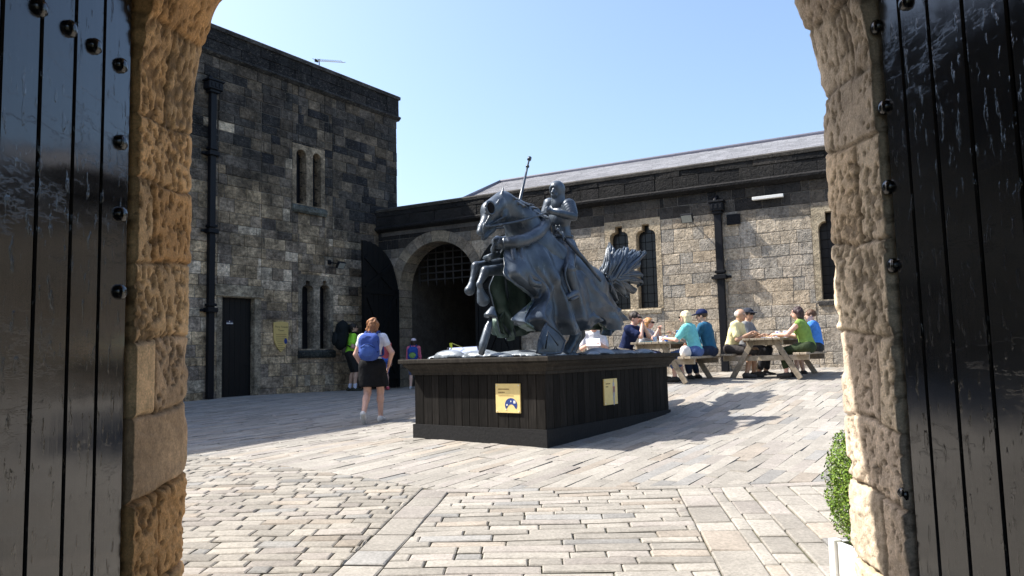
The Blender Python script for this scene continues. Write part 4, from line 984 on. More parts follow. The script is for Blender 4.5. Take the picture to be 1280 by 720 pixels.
# tail
root = S(747, 349, 0); ends = [(766, 311), (773, 317), (780, 315), (789, 313), (796, 318), (803, 319), (800, 328), (794, 334), (798, 343), (801, 351), (794, 362), (784, 367), (773, 374), (766, 361), (759, 346), (764, 324), (785, 326), (788, 350)]
m = MB(); m2 = MB()
for k in range(len(ends)*3):
    e = ends[k % len(ends)]; s_ = (-.11, 0, .11)[k//len(ends)]+random.uniform(-.03, .03); jx, jy = random.uniform(-6, 2), random.uniform(-3, 3); up_ = 1 if e[1] < 338 else -1
    E = S(e[0]+jx, e[1]+jy, s_); f1, f2 = random.uniform(.28, .36), random.uniform(.6, .7); bow = up_*random.uniform(3, 9)
    c1 = S(747+(e[0]-747)*f1+1.5, 349+(e[1]-349)*f1+bow, s_*.7); c2 = S(747+(e[0]-747)*f2, 349+(e[1]-349)*f2+bow*.55, s_*1.2)
    tip = E+A(random.uniform(-.02, .05), 0, up_*random.uniform(.02, .10))
    P = catmull([root+A(*(lf*s_*.3), random.uniform(-.04, .04)), c1, c2, E, tip], 18); pr_ = np.interp(np.linspace(0, 1, 18), [0, .25, .5, .75, 1], [.05, .07, .062, .035, .003])*random.uniform(.7, 1.05)
    m.tube(P, pr_, 7, flat=.7)
    for j in range(6):
        ph = random.uniform(0, 6.28); tw_ = random.uniform(1.5, 4); q = np.linspace(0, 1, 18); o_ = (np.cos(ph+tw_*q)[:, None]*lf3+np.sin(ph+tw_*q)[:, None]*A(hd[0]*.3, hd[1]*.3, .9))*(pr_*1.0+.004)[:, None]
        m2.tube(P+o_, np.interp(q, [0, .2, .8, 1], [.012, .02, .015, .002]), 5)
m.V += m2.V; m.F += [tuple(i+m.n for i in f) for f in m2.F]; m.C += m2.C
m.build('tail', M_BRONZE, st, smooth=True)
# rider
M3h = np.array([lf3, hd3, [0, 0, 1.]])
rd = SDF(); hips = S(702, 309); chest = S(701, 272); nk = S(698, 252); hc = S(696, 240)
rd.el(hips, (.16, .13, .15), M3h, k=.05).el(S(702, 292), (.13, .11, .20), M3h, k=.05).el(chest, (.165, .13, .18), M3h, k=.06)
fcv = nrm(hd3+lf3*.1); frv = np.cross(A(0, 0, 1), fcv); M3f = np.array([frv, fcv, [0, 0, 1.]])
rd.rc(chest+A(0, 0, .1), hc, .085, .065, k=.04).el(hc+A(0, 0, .02), (.082, .10, .115), M3f, k=.02).el(hc+fcv*.035-A(0, 0, .05), (.06, .07, .075), M3f, k=.02)
rd.rc(hc+fcv*.10+A(0, 0, .015), hc+fcv*.125-A(0, 0, .025), .014, .022, k=.012)
for q in (-1, 1): rd.el(hc+fcv*.098+frv*q*.036+A(0, 0, .018), (.02, .016, .012), M3f, op='s', k=0)
rd.rc(hc+fcv*.085-A(0, 0, .062)-frv*.03, hc+fcv*.085-A(0, 0, .062)+frv*.03, .02, .02, k=.01)
sl, el_, hl_ = S(711, 258, .18), S(717, 271, .30), S(686, 264, .24)
sr, er, hr_ = S(687, 257, -.2), S(678, 274, -.28), S(674, 270, .0)
rd.rc(chest+A(0, 0, .10)+lf3*.08, sl, .085, .07, k=.04).rc(sl, el_, .07, .056, k=.02).rc(el_, hl_, .054, .036, k=.02)
rd.rc(chest+A(0, 0, .10)-lf3*.08, sr, .085, .07, k=.04).rc(sr, er, .07, .056, k=.02).rc(er, hr_, .054, .036, k=.02)
rd.el(hl_, (.05, .06, .05), k=.02).el(hr_, (.05, .06, .05), k=.02)
for h_ in (hl_, hr_):
    for k in range(4): q = h_+hd3*.05+A(0, 0, .035-.024*k); rd.rc(h_+A(0, 0, .03-.02*k), q, .016, .015, k=.006); rd.rc(q, q-lf3*.04-hd3*.02, .015, .013, k=.006)
    rd.rc(h_+A(0, 0, .03), h_+hd3*.03+A(0, 0, .06), .018, .014, k=.006)
kl, al, tl_ = S(711, 338, .44), S(719, 366, .47), S(709, 372, .52)
kr, ar_, tr_ = mirror(kl), mirror(al), mirror(tl_)
for k_, a_, t_, sg in ((kl, al, tl_, 1), (kr, ar_, tr_, -1)):
    rd.rc(hips+lf3*sg*.12, k_, .12, .08, k=.05).rc(k_, a_, .075, .05, k=.03).rc(a_, t_, .06, .035, k=.03).rc(a_, a_-hd3*.05-A(0, 0, .05), .05, .04, k=.02)
rdo = mk('rider', *rd.mesh(.012)[:2], M_BRONZE, st, smooth=True)
hm = SDF().el(hc+A(0, 0, .045)-fcv*.015, (.108, .128, .125), M3f).rc(hc-fcv*.03, nk+A(0, 0, -.03), .092, .108, k=.04).el(hc+fcv*.12-A(0, 0, .015), (.062, .10, .082), M3f, op='s', k=0)
mk('helmet', *hm.mesh(.011)[:2], M_BRONZE, rdo, smooth=True)
ar = SDF().el(chest+hd3*.02, (.178, .15, .18), M3h).rc(S(702, 287), S(702, 296), .13, .135, k=.03).rc(S(702, 296), S(704, 318), .14, .25, k=.03).rc(sl+A(0, 0, .02), sl*.5+el_*.5, .095, .075, k=.02).rc(sr+A(0, 0, .02), sr*.5+er*.5, .095, .075, k=.02).rc(el_, el_*.4+hl_*.6, .062, .052, k=.02).rc(er, er*.4+hr_*.6, .062, .052, k=.02)
ar.rc(kl, kl+A(0, 0, -.02), .095, .08, k=.015).rc(kl*.8+al*.2, al, .085, .06, k=.015)
for t in np.linspace(.0, .75, 5): q = sl*(1-t)+el_*t; ar.rc(q-A(0, .0, 0), q+nrm(el_-sl)*.012, .108-.03*t, .100-.03*t, k=.003)
for x in (-.09, -.03, .03, .09): ar.rc(S(700, 284, .0)+lf3*x+hd3*.13, S(701, 296)+lf3*x+hd3*.12, .016, .018, k=.006)
mk('armour', *ar.mesh(.012, lambda X: .010*(fbm(X*14, 2, 3)-.5))[:2], M_BRONZE, rdo, smooth=True)
m = MB(); P = [S(702, 297)+.15*(lf3*math.cos(t)+hd3*math.sin(t)) for t in np.linspace(0, 2*math.pi, 30)]; m.tube(P, .028, 8); P = [S(704, 304)+.185*(lf3*math.cos(t)+hd3*math.sin(t))-A(0, 0, .07*math.cos(t)) for t in np.linspace(0, 2*math.pi, 30)]; m.tube(P, .024, 8); m.build('belt', M_BRONZE, rdo, smooth=True)
m = MB(); m.tube([S(707, 299, .30), S(728, 322, .42), S(751, 351, .46)], [.035, .032, .022], 8); m.tube([S(707, 299, .30), S(697, 288, .28)], .018, 6); m.tube([S(703, 290, .28), S(704, 300, .34)], .016, 6); m.tube([S(697, 288, .28), S(696, 287, .28)], .032, 8); m.build('sword', M_BRONZE, rdo, smooth=True)
m = MB(); m.tube(catmull([S(604, 284, .08), S(625, 281, .16), S(655, 275, .22), S(683, 266, .22)], 16), .017, 6); m.tube(catmull([S(604, 285, -.08), S(632, 284, -.2), S(674, 270, -.05)], 12), .014, 6)
m.tube(catmull([S(606, 279, .1), S(604, 286, .09), S(605, 293, .06)], 8), .014, 6); m.build('reins', M_BRONZE, st, smooth=True)
m = MB(); m.tube([S(661.5, 199, -.25), S(650, 250, -.25), S(638, 303, -.22), S(632, 330, -.18)], [.012, .024, .03, .03], 8); m.tube([S(662.3, 196.5, -.25), S(661.3, 200, -.25)], [.028, .03], 8); m.tube([S(659.6, 207, -.25), S(659.3, 209, -.25)], .026, 8); m.build('lance', M_BRONZE, st, smooth=True)
m = MB(); m.tube(catmull([S(711, 325, .46), S(706, 345, .48), S(716, 372, .5)], 8), .018, 6); m.tube([S(708, 374, .42), S(714, 375, .56), S(722, 371, .52)], .02, 6); m.build('stirrup', M_BRONZE, st, smooth=True)
# lance butt standing on the base, fallen shield, rubble
m = MB(); m.tube([S(601.5, 443, .3), S(604, 430, .3), S(610.5, 409, .3), S(612, 404, .3), S(613.5, 397, .3)], [.034, .05, .05, .036, .02], 12)
m.tube([S(613.3, 396.5, .3), S(613.5, 394.5, .3), S(615, 388, .3), S(616, 384, .3)], [.085, .085, .045, .025], 14); m.build('lance_butt', M_BRONZE, st, smooth=True)
Ysh = S(688, 440, .82)[1]; out = [(683, 404), (679, 411), (675.5, 420), (672.5, 430), (671, 441), (680, 442), (692, 442), (701, 441), (704, 434), (706, 426), (702, 420), (697, 414.5), (690, 409)]
P3 = np.array([W(u, v, Ysh+.004*(v-404)*-1+.012*(u-671)) for u, v in out]); cc = P3.mean(0); V = []; nr = 5
for k in range(nr):
    f = 1-k/nr; b = .06*(1-f*f); V += list(cc+(P3-cc)*f+A(-.35, -.9, .1)*b)
V.append(cc+A(-.35, -.9, .1)*.06); n = len(out); V += [p+A(.02, .05, 0) for p in P3]; kb = nr*n+1
F = [(k*n+i, k*n+(i+1) % n, (k+1)*n+(i+1) % n, (k+1)*n+i) for k in range(nr-1) for i in range(n)]+[((nr-1)*n+i, (nr-1)*n+(i+1) % n, nr*n) for i in range(n)]+[(i, kb+i, kb+(i+1) % n, (i+1) % n) for i in range(n)]+[tuple(kb+i for i in range(n))]
sh_o = mk('fallen_shield', V, F, M_BRONZE, st)
m = MB(); m.tube(list(P3)+[P3[0]], .014, 6); rr_ = lambda u, v: W(u, v, Ysh-.05)
m.tube([rr_(698, 432), rr_(685, 414), rr_(682, 436)], .012, 6); m.build('shield_rim', M_BRONZE, sh_o, smooth=True)
rb_ = SDF(); random.seed(12)
for a, b in [(random.uniform(.05, LR-.1), random.uniform(.05, LL-.1)) for _ in range(34)]:
    q = pfr(a, b, plz-.02); rb_.el(q, (random.uniform(.12, .3), random.uniform(.1, .22), random.uniform(.04, .11)), axes(A(random.uniform(-1, 1), random.uniform(-1, 1), 0)), k=.05)
for a, b, sx, sz in ((.08, 1.5, .26, .11), (.1, 1.05, .22, .09), (.07, .7, .2, .05), (.5, 1.3, .3, .10)): rb_.el(pfr(a, b, plz), (sx, .12, sz), axes(A(*dL, 0)), k=.03)
rb_.pl(A(0, 0, plz+.001), (0, 0, -1))
mk('rubble_base', *rb_.mesh(.016, lambda X: .02*(fbm(X*9, 3, 6)-.5))[:2], bronze_mat('pale_bronze', (.10, .12, .14), (.24, .27, .30), (.42, .46, .50)), st, smooth=True)

# ------------------------------------------------------------------ PEOPLE
def ik(a, b, l1, l2, pole):
    d = b-a; L = min(np.linalg.norm(d), (l1+l2)*.999); e = nrm(d); x = (l1*l1-l2*l2+L*L)/(2*L); y = math.sqrt(max(l1*l1-x*x, 0)); p = nrm(pole-e*np.dot(pole, e))
    return a+e*x+p*y, a+e*L
SK = {'fair': (.62, .40, .30), 'pink': (.66, .40, .31), 'tan': (.46, .28, .19), 'mid': (.55, .35, .25)}
def hand(V_, F_, C_, w, d, palm, curl, sc, col, side):
    """five separate fingers swept from inside the palm"""
    d = nrm(d); palm = nrm(palm-d*np.dot(palm, d)); across = np.cross(d, palm)*side
    n0 = sum(len(v) for v in V_)
    def fing(b, dirv, L, r, cu):
        P = [b]; a = 0; e = nrm(dirv)
        for k, f in enumerate((.45, .32, .23)):
            a += cu*(.5 if k == 0 else .8); q = e*math.cos(a)+palm*math.sin(a); P.append(P[-1]+q*L*f)
        v, f = tube(P, [r, r*.95, r*.85, r*.6], 6); k0 = sum(len(x) for x in V_); V_.append(v); F_.extend([tuple(i+k0 for i in q) for q in f]); C_.append(np.tile(col, (len(v), 1)))
    for i, L in enumerate((.074, .083, .078, .060)): fing(w+d*.065*sc+across*(.026-.0175*i)*sc, d+across*.08*(1.5-i)*.5, L*sc, .0088*sc, curl)
    fing(w+d*.022*sc+across*.022*sc, d*.75+across*.6+palm*.25, .062*sc, .0105*sc, curl*.5)
def person(label, loc, yaw, H=1.7, hip=None, lean=4, slean=0, ank=None, toe=None, hands=None, elb=None, head=(0, 0), skin='fair', fem=False, top=(.5, .5, .5), sleeve=.55, hem=.02,
           bottom=('shorts', (.05, .05, .06), .9), shoe=(.05, .05, .05), sock=None, hair=((.08, .05, .03), 'short'), cap=None, glasses=False, group=None, curl=.5, fat=1.0, loc_z=None, pads=True):
    k = H/1.7; sk = A(*SK[skin]); hip = A(0, 0, .90*k) if hip is None else A(*hip)
    le = R(lean); up = nrm(A(math.sin(R(slean)), math.sin(le), math.cos(le))); fw = nrm(A(0, math.cos(le), -math.sin(le))); fw = nrm(fw-up*np.dot(fw, up)); rt = np.cross(fw, up); T = np.array([rt, fw, up])
    hw_ = .093*k; sw = (.185 if not fem else .162)*k*(fat**.5)
    nb = hip+up*.505*k; chest = hip+up*.34*k; waist = hip+up*.17*k
    hy, hp = R(head[0]), R(head[1]); hf = nrm(A(-math.sin(hy)*math.cos(hp), math.cos(hy)*math.cos(hp), math.sin(hp))); hr = nrm(np.cross(hf, A(0, 0, 1))); hu = np.cross(hr, hf); Hd = np.array([hr, hf, hu])
    hc = nb+up*.05*k+hu*.105*k+hf*.025*k
    hips = [hip-A(1, 0, 0)*hw_, hip+A(1, 0, 0)*hw_]
    an, kn = [], []
    for i in (0, 1):
        kk, aa = ik(hips[i], A(*ank[i]), .425*k, .415*k, A(0, 1, .25)); kn.append(kk); an.append(aa)
    sh = [nb-rt*sw-up*.045*k, nb+rt*sw-up*.045*k]; ha, eb = [], []
    for i in (0, 1):
        e, h_ = ik(sh[i], A(*hands[i]), .285*k, .25*k, A(*(elb[i] if elb else ((-.5 if i == 0 else .5), -1, -.3)))); eb.append(e); ha.append(h_)
    B = SDF()
    def torso(S_, d, c, f=1.0):
        q = (.155 if fem else .148)*k*fat*f; S_.el(hip+up*.02*k, (q+d, .11*k*fat+d, .125*k+d), T, c, .05*k).el(waist, ((.118 if fem else .135)*k*fat+d, .098*k*fat+d, .16*k+d), T, c, .07*k).el(chest, ((.145 if fem else .160)*k*fat**.6+d, .112*k*fat**.6+d, .17*k+d), T, c, .06*k)
        for i in (0, 1): S_.rc(nb-up*.03*k, sh[i], .058*k+d, .052*k+d, c, .05*k)
        if fem: 
            for i in (-1, 1): S_.el(chest+fw*.075*k+rt*i*.065*k+up*.0, (.058*k+d, .058*k+d, .06*k+d), T, c, .03*k)
    torso(B, 0, sk)
    B.rc(nb-up*.03*k, hc-hu*.04*k, .056*k, .05*k, sk, .03*k)
    B.el(hc+hu*.022*k, (.074*k, .095*k, .092*k), Hd, sk, .02*k).el(hc+hf*.028*k-hu*.045*k, (.056*k, .066*k, .068*k), Hd, sk, .025*k)
    B.rc(hc+hf*.092*k+hu*.004*k, hc+hf*.112*k-hu*.026*k, .009*k, .015*k, sk*.97, .012*k)
    for i in (-1, 1):
        B.el(hc+hr*i*.074*k-hf*.008*k-hu*.005*k, (.012*k, .022*k, .032*k), Hd, sk*.92, .01*k).el(hc+hf*.083*k+hr*i*.03*k+hu*.012*k, (.013*k, .01*k, .008*k), Hd, (.03, .02, .02), .003)
        B.rc(hc+hf*.088*k+hr*i*.018*k+hu*.03*k, hc+hf*.08*k+hr*i*.045*k+hu*.03*k, .007*k, .005*k, A(*hair[0])*.8+.02, .006)
    B.rc(hc+hf*.088*k-hu*.058*k-hr*.018*k, hc+hf*.088*k-hu*.058*k+hr*.018*k, .009*k, .009*k, (.42, .16, .13), .008)
    for i in (0, 1):
        B.rc(hips[i], kn[i], .088*k*fat**.7, .056*k*fat**.3, sk, .04*k); m_ = kn[i]*.68+an[i]*.32; B.rc(kn[i], m_-A(0, .012*k, 0), .055*k, .055*k, sk, .03*k).rc(m_-A(0, .012*k, 0), an[i], .054*k, .036*k, sk, .03*k)
        B.rc(sh[i], eb[i], .052*k*fat**.4, .041*k, sk, .03*k).rc(eb[i], ha[i], .042*k, .027*k, sk, .02*k)
        dv = nrm(ha[i]-eb[i]); B.el(ha[i]+dv*.04*k, (.018*k, .05*k, .036*k), axes(np.cross(dv, A(0, 0, 1)) if abs(dv[2]) < .9 else A(1, 0, 0), dv)[[1, 0, 2]] if False else np.array([nrm(np.cross(dv, A(.3, .2, 1))), dv, np.cross(nrm(np.cross(dv, A(.3, .2, 1))), dv)]), sk, .015*k)
        B.rc(an[i], an[i]-A(0, .0, .045*k), .036*k, .03*k, sk, .02*k)
    V, F, C = B.mesh(.0125*min(k, 1)); Vl, Fl, Cl = [V], [tuple(q) for q in F.tolist()], [C]
    for i in (0, 1):
        dv = nrm(ha[i]-eb[i]); pm = nrm(A((1 if i == 0 else -1)*.6, .1, -.7)); hand(Vl, Fl, Cl, ha[i]+dv*.01*k, dv, pm, curl, k, sk, 1 if i == 0 else -1)
    o = mk('person', np.concatenate(Vl), Fl, M_SKIN, None, np.concatenate(Cl), True)
    z = float(zg(loc[0], loc[1])) if loc_z is None else loc_z
    o.location = (loc[0], loc[1], z); o.rotation_euler = (0, 0, yaw); prop(o, label, 'person', group)
    def part(nm, S_, mat, col=None, h=.0125, nz=None):
        v, f, c = S_.mesh(h, nz); return mk(nm, v, f, mat, o, c if col else None, True, local=True)
    wr = lambda X: .026*(fbm(X*A(13, 13, 7), 3, int(H*100))-.5)
    St = SDF(); torso(St, .014, (1, 1, 1))
    if sleeve > 0:
        for i in (0, 1):
            if sleeve <= 1: St.rc(sh[i], sh[i]+(eb[i]-sh[i])*sleeve, .068*k*fat**.4, .066*k, k=.03*k)
            else: St.rc(sh[i], eb[i], .066*k*fat**.4, .056*k, k=.03*k).rc(eb[i], eb[i]+(ha[i]-eb[i])*(sleeve-1), .055*k, .044*k, k=.03*k)
    St.pl(hip+up*(hem)*k, -up)
    part('top' if fem else 'shirt', St, fabric(top), nz=wr)
    kind, bc_, ext = bottom; Bt = SDF()
    q = .155*k*fat; Bt.el(hip+up*.02*k, (q+.012, .11*k*fat+.014, .125*k+.01), T, k=.05*k)
    if kind == 'skirt':
        mid = (kn[0]+kn[1])/2; mh = (hips[0]+hips[1])/2
        Bt.rc(mh+up*.06*k, mh*(1-ext)+mid*ext, .118*k*fat, .165*k*fat, k=.06*k)
        for i in (0, 1): Bt.rc(hips[i], hips[i]*(1-ext)+kn[i]*ext, .118*k*fat, .125*k*fat, k=.07*k)
        Bt.pl(mh*(1-ext)+mid*ext, (0, 0, -1))
    else:
        for i in (0, 1):
            e = min(ext, 1); end = hips[i]*(1-e)+kn[i]*e; Bt.rc(hips[i], end, .104*k*fat**.7, (.094-.022*e)*k+.008, k=.05*k)
            if ext > 1: e = ext-1; Bt.rc(kn[i], kn[i]*(1-e)+an[i]*e, .076*k, .058*k, k=.03*k)
    Bt.pl(hip+up*.12*k, up); part('skirt' if kind == 'skirt' else 'shorts' if ext <= 1.2 else 'trousers', Bt, fabric(bc_), nz=wr)
    for i in (0, 1):
        td = nrm(A(*toe[i]) if toe else A(0, 1, 0)); sd_ = nrm(np.cross(td, A(0, 0, 1))); un = np.cross(sd_, td); hl = an[i]-un*.05*k-td*.045*k; tp = an[i]-un*.058*k+td*.155*k; c1 = A(*shoe)
        Sh = SDF().rc(hl, an[i]-un*.048*k+td*.04*k, .038*k, .042*k, c1, .02).rc(an[i]-un*.045*k+td*.04*k, tp, .044*k, .032*k, c1, .02).rc(an[i]-un*.01*k, hl+un*.012*k, .045*k, .04*k, c1, .02).pl(an[i]-un*.082*k, -un)
        Sh.rc(an[i]-un*.078*k-td*.05*k, an[i]-un*.078*k+td*.14*k, .03*k, .03*k, (.6, .6, .58) if sum(shoe) > .9 else c1*.7, .006).pl(an[i]-un*.09*k, -un)
        part('shoe', Sh, M_SHOE, True)
        if sock: part('sock', SDF().rc(an[i]-un*.02*k, an[i]+(kn[i]-an[i])*.22, .045*k, .047*k), fabric(sock))
    hcol, hs = hair; hc3 = A(*hcol); Hs = SDF()
    if hs != 'bald':
        Hs.el(hc+hu*.034*k-hf*.012*k, (.086*k, .102*k, .094*k), Hd, hc3, .02*k)
        if hs in ('bob', 'long', 'curly'):
            for i in (-1, 1): Hs.rc(hc+hr*i*.062*k-hf*.03*k+hu*.01*k, hc+hr*i*.066*k-hf*.035*k-hu*(.10 if hs == 'long' else .075)*k, .045*k, .038*k, hc3, .03*k)
            Hs.rc(hc-hf*.06*k, hc-hf*.06*k-hu*(.14 if hs == 'long' else .09)*k, .062*k, .05*k, hc3, .03*k)
        if hs == 'pony': Hs.rc(hc-hf*.09*k+hu*.02*k, hc-hf*.13*k-hu*.08*k, .035*k, .02*k, hc3, .02*k)
        Hs.el(hc+hf*.105*k-hu*.035*k, (.062*k, .07*k, .088*k), Hd, op='s').el(hc-hu*.13*k+hf*.05*k, (.06*k, .09*k, .08*k), Hd, op='s')
        if hs == 'short': Hs.pl(hc-hu*.045*k, -hu-hf*.25)
        part('hair', Hs, M_HAIR, True, nz=lambda X: .055*(fbm(X*A(34, 34, 22), 3, 5)-.5) if hs == 'curly' else .024*(fbm(X*A(42, 42, 14), 3, 5)-.5))
    else:
        Hs.el(hc+hu*.012*k-hf*.02*k, (.079*k, .09*k, .082*k), Hd, hc3, .02).el(hc+hf*.1*k, (.07*k, .085*k, .1*k), Hd, op='s').pl(hc-hu*.04*k, -hu-hf*.2); part('hair', Hs, M_HAIR, True)
    if cap:
        Cp = SDF().el(hc+hu*.045*k-hf*.002*k, (.092*k, .110*k, .09*k), Hd).pl(hc+hu*.035*k, -hu).rc(hc+hf*.085*k+hu*.043*k-hr*.04*k, hc+hf*.085*k+hu*.043*k+hr*.04*k, .02*k, .02*k, k=.02)
        Cp = SDF().el(hc+hu*.04*k-hf*.002*k, (.094*k, .112*k, .098*k), Hd).pl(hc+hu*.037*k, -hu); co_ = part('cap', Cp, fabric(cap))
        Vs = SDF().el(hc+hf*.125*k+hu*.042*k, (.075*k, .075*k, .012*k), np.array([hr, nrm(hf-hu*.15), np.cross(hr, nrm(hf-hu*.15))])); v, f, c = Vs.mesh(.01); mk('visor', v, f, fabric(cap), co_, None, True, local=True)
    if glasses:
        m = MB()
        for i in (-1, 1): m.box(hc+hf*.103*k+hr*i*.033*k+hu*.012*k, (.028*k, .006*k, .019*k), Hd, .004); m.box(hc+hf*.05*k+hr*i*.078*k+hu*.018*k, (.003, .055*k, .005), Hd)
        m.build('sunglasses', M_IRON, o, col=False, local=True)
    return o, dict(hip=hip, up=up, fw=fw, rt=rt, nb=nb, k=k, chest=chest, T=T, ha=ha, hc=hc)
def place_of(u, v): return G(u, v)
def backpack(o, J, label, size, col, col2=None, off=.02, name='backpack'):
    """worn on the back; built in the wearer's frame"""
    k = J['k']; w, d, h = size; T = J['T']; c = J['hip']+J['up']*(.10+h/2)*k-J['fw']*(.115*k+d/2+off)
    r = empty(name, (0, 0, 0), label, 'backpack'); r.location = o.location; r.rotation_euler = o.rotation_euler
    B = SDF().el(c, (w*.56, d*.62, h*.56), T, k=.05)
    for sx in (-1, 1):
        for sz in (-1, 1): B.rc(c+J['rt']*sx*(w/2-d*.42)+J['up']*sz*(h/2-d*.45), c+J['rt']*sx*(w/2-d*.40)+J['up']*sz*(h/2-d*.55)-J['fw']*d*.08, d*.42, d*.42, k=.08)
    v, f, _ = B.mesh(.014, lambda X: .012*(fbm(X*14, 2, 9)-.5)); mk('body', v, f, fabric(col), r, None, True, local=True)
    B = SDF().el(c-J['fw']*d*.52-J['up']*h*.14, (w*.40, d*.28, h*.28), T); v, f, _ = B.mesh(.014); mk('front_pocket', v, f, fabric(col2 or col), r, None, True, local=True)
    m = MB(); bk = lambda x, z, e: c+J['rt']*w*x+J['up']*h*z-J['fw']*d*e
    m.tube(catmull([bk(-.52, .02, .1), bk(-.45, .25, .40), bk(0, .40, .52), bk(.45, .25, .40), bk(.52, .02, .1)], 18), .008, 5); m.tube(catmull([bk(-.38, -.05, .62), bk(0, .09, .80), bk(.38, -.05, .62)], 12), .006, 5)
    m.tube(catmull([bk(-.53, -.2, .1), bk(-.5, -.22, .45)], 6), .012, 5); m.tube(catmull([bk(.53, -.2, .1), bk(.5, -.22, .45)], 6), .012, 5)
    m.build('zip', fabric(tuple(x*.35 for x in col)), r, col=False, smooth=True, local=True)
    m = MB()
    for sx in (-1, 1):
        a = c+J['fw']*d*.45+J['rt']*sx*w*.28+J['up']*h*.42; s_ = J['nb']+J['rt']*sx*.10*k+J['up']*.045*k+J['fw']*.0; fr2 = J['chest']+J['rt']*sx*.13*k+J['fw']*.135*k; lo_ = c+J['fw']*d*.45+J['rt']*sx*w*.4-J['up']*h*.35
        m.tube(catmull([a, s_-J['fw']*.05, s_+J['fw']*.06, fr2, J['hip']+J['up']*.18*k+J['rt']*sx*.165*k+J['fw']*.03, lo_], 22), .022*k, 6, flat=.5)
    m.tube(catmull([c+J['up']*h*.5+J['rt']*.03, c+J['up']*(h*.5+.05), c+J['up']*h*.5-J['rt']*.03], 7), .009, 6)
    m.build('strap', fabric(tuple(x*.7 for x in col)), r, col=False, smooth=True, local=True)
    return r
# walking woman
p = G(466, 528); o, J = person('woman walking away in white top and short black skirt, with reddish shoulder length hair', p, R(-4), 1.70, hip=(0, 0, .90), lean=3,
    ank=[(-.085, -.24, .155), (.10, .12, .085)], toe=[(-.05, .75, -.95), (.1, 1, 0)], hands=[(-.20, .13, .88), (.24, .12, .90)], elb=[(-1, -.5, 0), (1, -.5, 0)], skin='pink', fem=True, top=(.72, .73, .80), sleeve=.4, hem=.06, bottom=('skirt', (.012, .012, .014), .80), shoe=(.75, .73, .70), hair=((.34, .15, .06), 'curly'), fat=1.12, head=(-6, 0))
backpack(o, J, 'blue backpack worn by the woman in the black skirt', (.30, .15, .40), (.055, .10, .34), (.07, .13, .40))
# man with rucksack
p = G(438, 489); o, J = person('man in lime green shirt and dark shorts standing by the tower, facing right', p, R(-66), 1.84, lean=7, ank=[(-.10, .0, .09), (.10, .10, .09)], hands=[(-.2, .26, 1.12), (.2, .25, 1.12)], skin='mid', top=(.33, .78, .06), sleeve=.6, hem=.05, bottom=('shorts', (.025, .024, .024), .95), shoe=(.03, .03, .02), sock=(.6, .62, .75), hair=((.02, .015, .012), 'short'), glasses=True, head=(0, 5))
backpack(o, J, 'large black travel rucksack worn by the man in lime green', (.42, .30, .72), (.012, .015, .016), (.018, .022, .024))
# person behind the walking woman
p = G(481, 488); person('person in red top, blue shorts and red trainers, mostly hidden behind the walking woman', p, R(30), 1.52, ank=[(-.11, -.02, .085), (.12, .1, .085)], hands=[(-.25, .1, .72), (.24, .14, .76)], skin='pink', fem=True, top=(.50, .09, .10), sleeve=.5, bottom=('shorts', (.05, .13, .48), .85), shoe=(.60, .10, .13), hair=((.20, .09, .04), 'short'))
# child in the archway
p = W(517, 448, 20.2)[:2]; o, J = person('child in pink top and pale cap walking into the dark archway', p, R(0), 1.36, ank=[(-.08, -.05, .07), (.08, .12, .07)], hands=[(-.2, .04, .55), (.2, .04, .55)], skin='fair', fem=True, top=(.62, .16, .24), sleeve=1.7, bottom=('shorts', (.10, .12, .2), .9), shoe=(.5, .5, .5), hair=((.04, .025, .02), 'bob'), cap=(.68, .60, .66))
backpack(o, J, 'small blue and green backpack worn by the child in pink', (.24, .13, .32), (.03, .08, .32), (.20, .34, .10))

# ------------------------------------------------------------------ PICNIC TABLES
def picnic():
    r = empty('picnic_table', (0, 0, 0), '', 'picnic table')
    LT = 1.66; rnd = lambda: np.ones(3)*random.uniform(.75, 1.2)
    def planks(nm, xs, wd, z, th=.02, L=LT):
        m = MB()
        for x in xs: m.box((x, 0, z), (wd/2-.004, L/2+random.uniform(-.008, .008), th), None, .005, rnd())
        m.build(nm, M_TABLE, r, local=True)
    planks('tabletop', np.linspace(-.28, .28, 5), .14, .72)
    planks('bench_seat', (-.73, -.61), .12, .44); planks('bench_seat', (.61, .73), .12, .44)
    for y in (-.66, .66):
        for sx in (-1, 1):
            e = nrm(A(sx*.62-sx*.20, 0, -.70)); M3 = np.array([nrm(np.cross(A(0, 1, 0), e)), [0, 1, 0], e]); m = MB(); m.box((sx*.41, y, .345), (.048, .022, .415), M3, .004, rnd()); m.build('leg', M_TABLE, r, local=True)
        m = MB(); m.box((0, y+(.045 if y < 0 else -.045), .37), (.79, .021, .048), None, .004, rnd()); m.build('bench_bearer', M_TABLE, r, local=True)
        m = MB(); m.box((0, y+(.045 if y < 0 else -.045), .655), (.34, .021, .044), None, .004, rnd()); m.build('top_bearer', M_TABLE, r, local=True)
    return r
tyaw = math.atan2(-.56, .83)
def copy_tree(o):
    c = o.copy(); COL.objects.link(c)
    for ch in o.children: d = ch.copy(); COL.objects.link(d); d.parent = c
    return c
TG = 'picnic tables by the range wall'
def tpos(u, v, dep): q = W(u, v, dep)[:2]; return q+A(.56, .83)*.72
tR = tpos(956, 476, 13.95); tL = tpos(815, 477, 13.75)
t1 = picnic(); t2 = copy_tree(t1)
TZ = []
for t, q, lab in ((t1, tR, 'weathered wooden picnic table right of the iron drainpipe, with the grey haired man in yellow'), (t2, tL, 'weathered wooden picnic table left of the drainpipe, partly behind the plinth, with the blonde woman')):
    z = max(float(zg(*q)), float(zg(q[0]-.7*.56, q[1]-.7*.83)))-.005; t.location = (q[0], q[1], z); t.rotation_euler = (0, 0, tyaw); prop(t, lab, 'picnic table', TG); TZ.append(z)
def tl(q, x, y): return q+A(.83, -.56)*x+A(.56, .83)*y
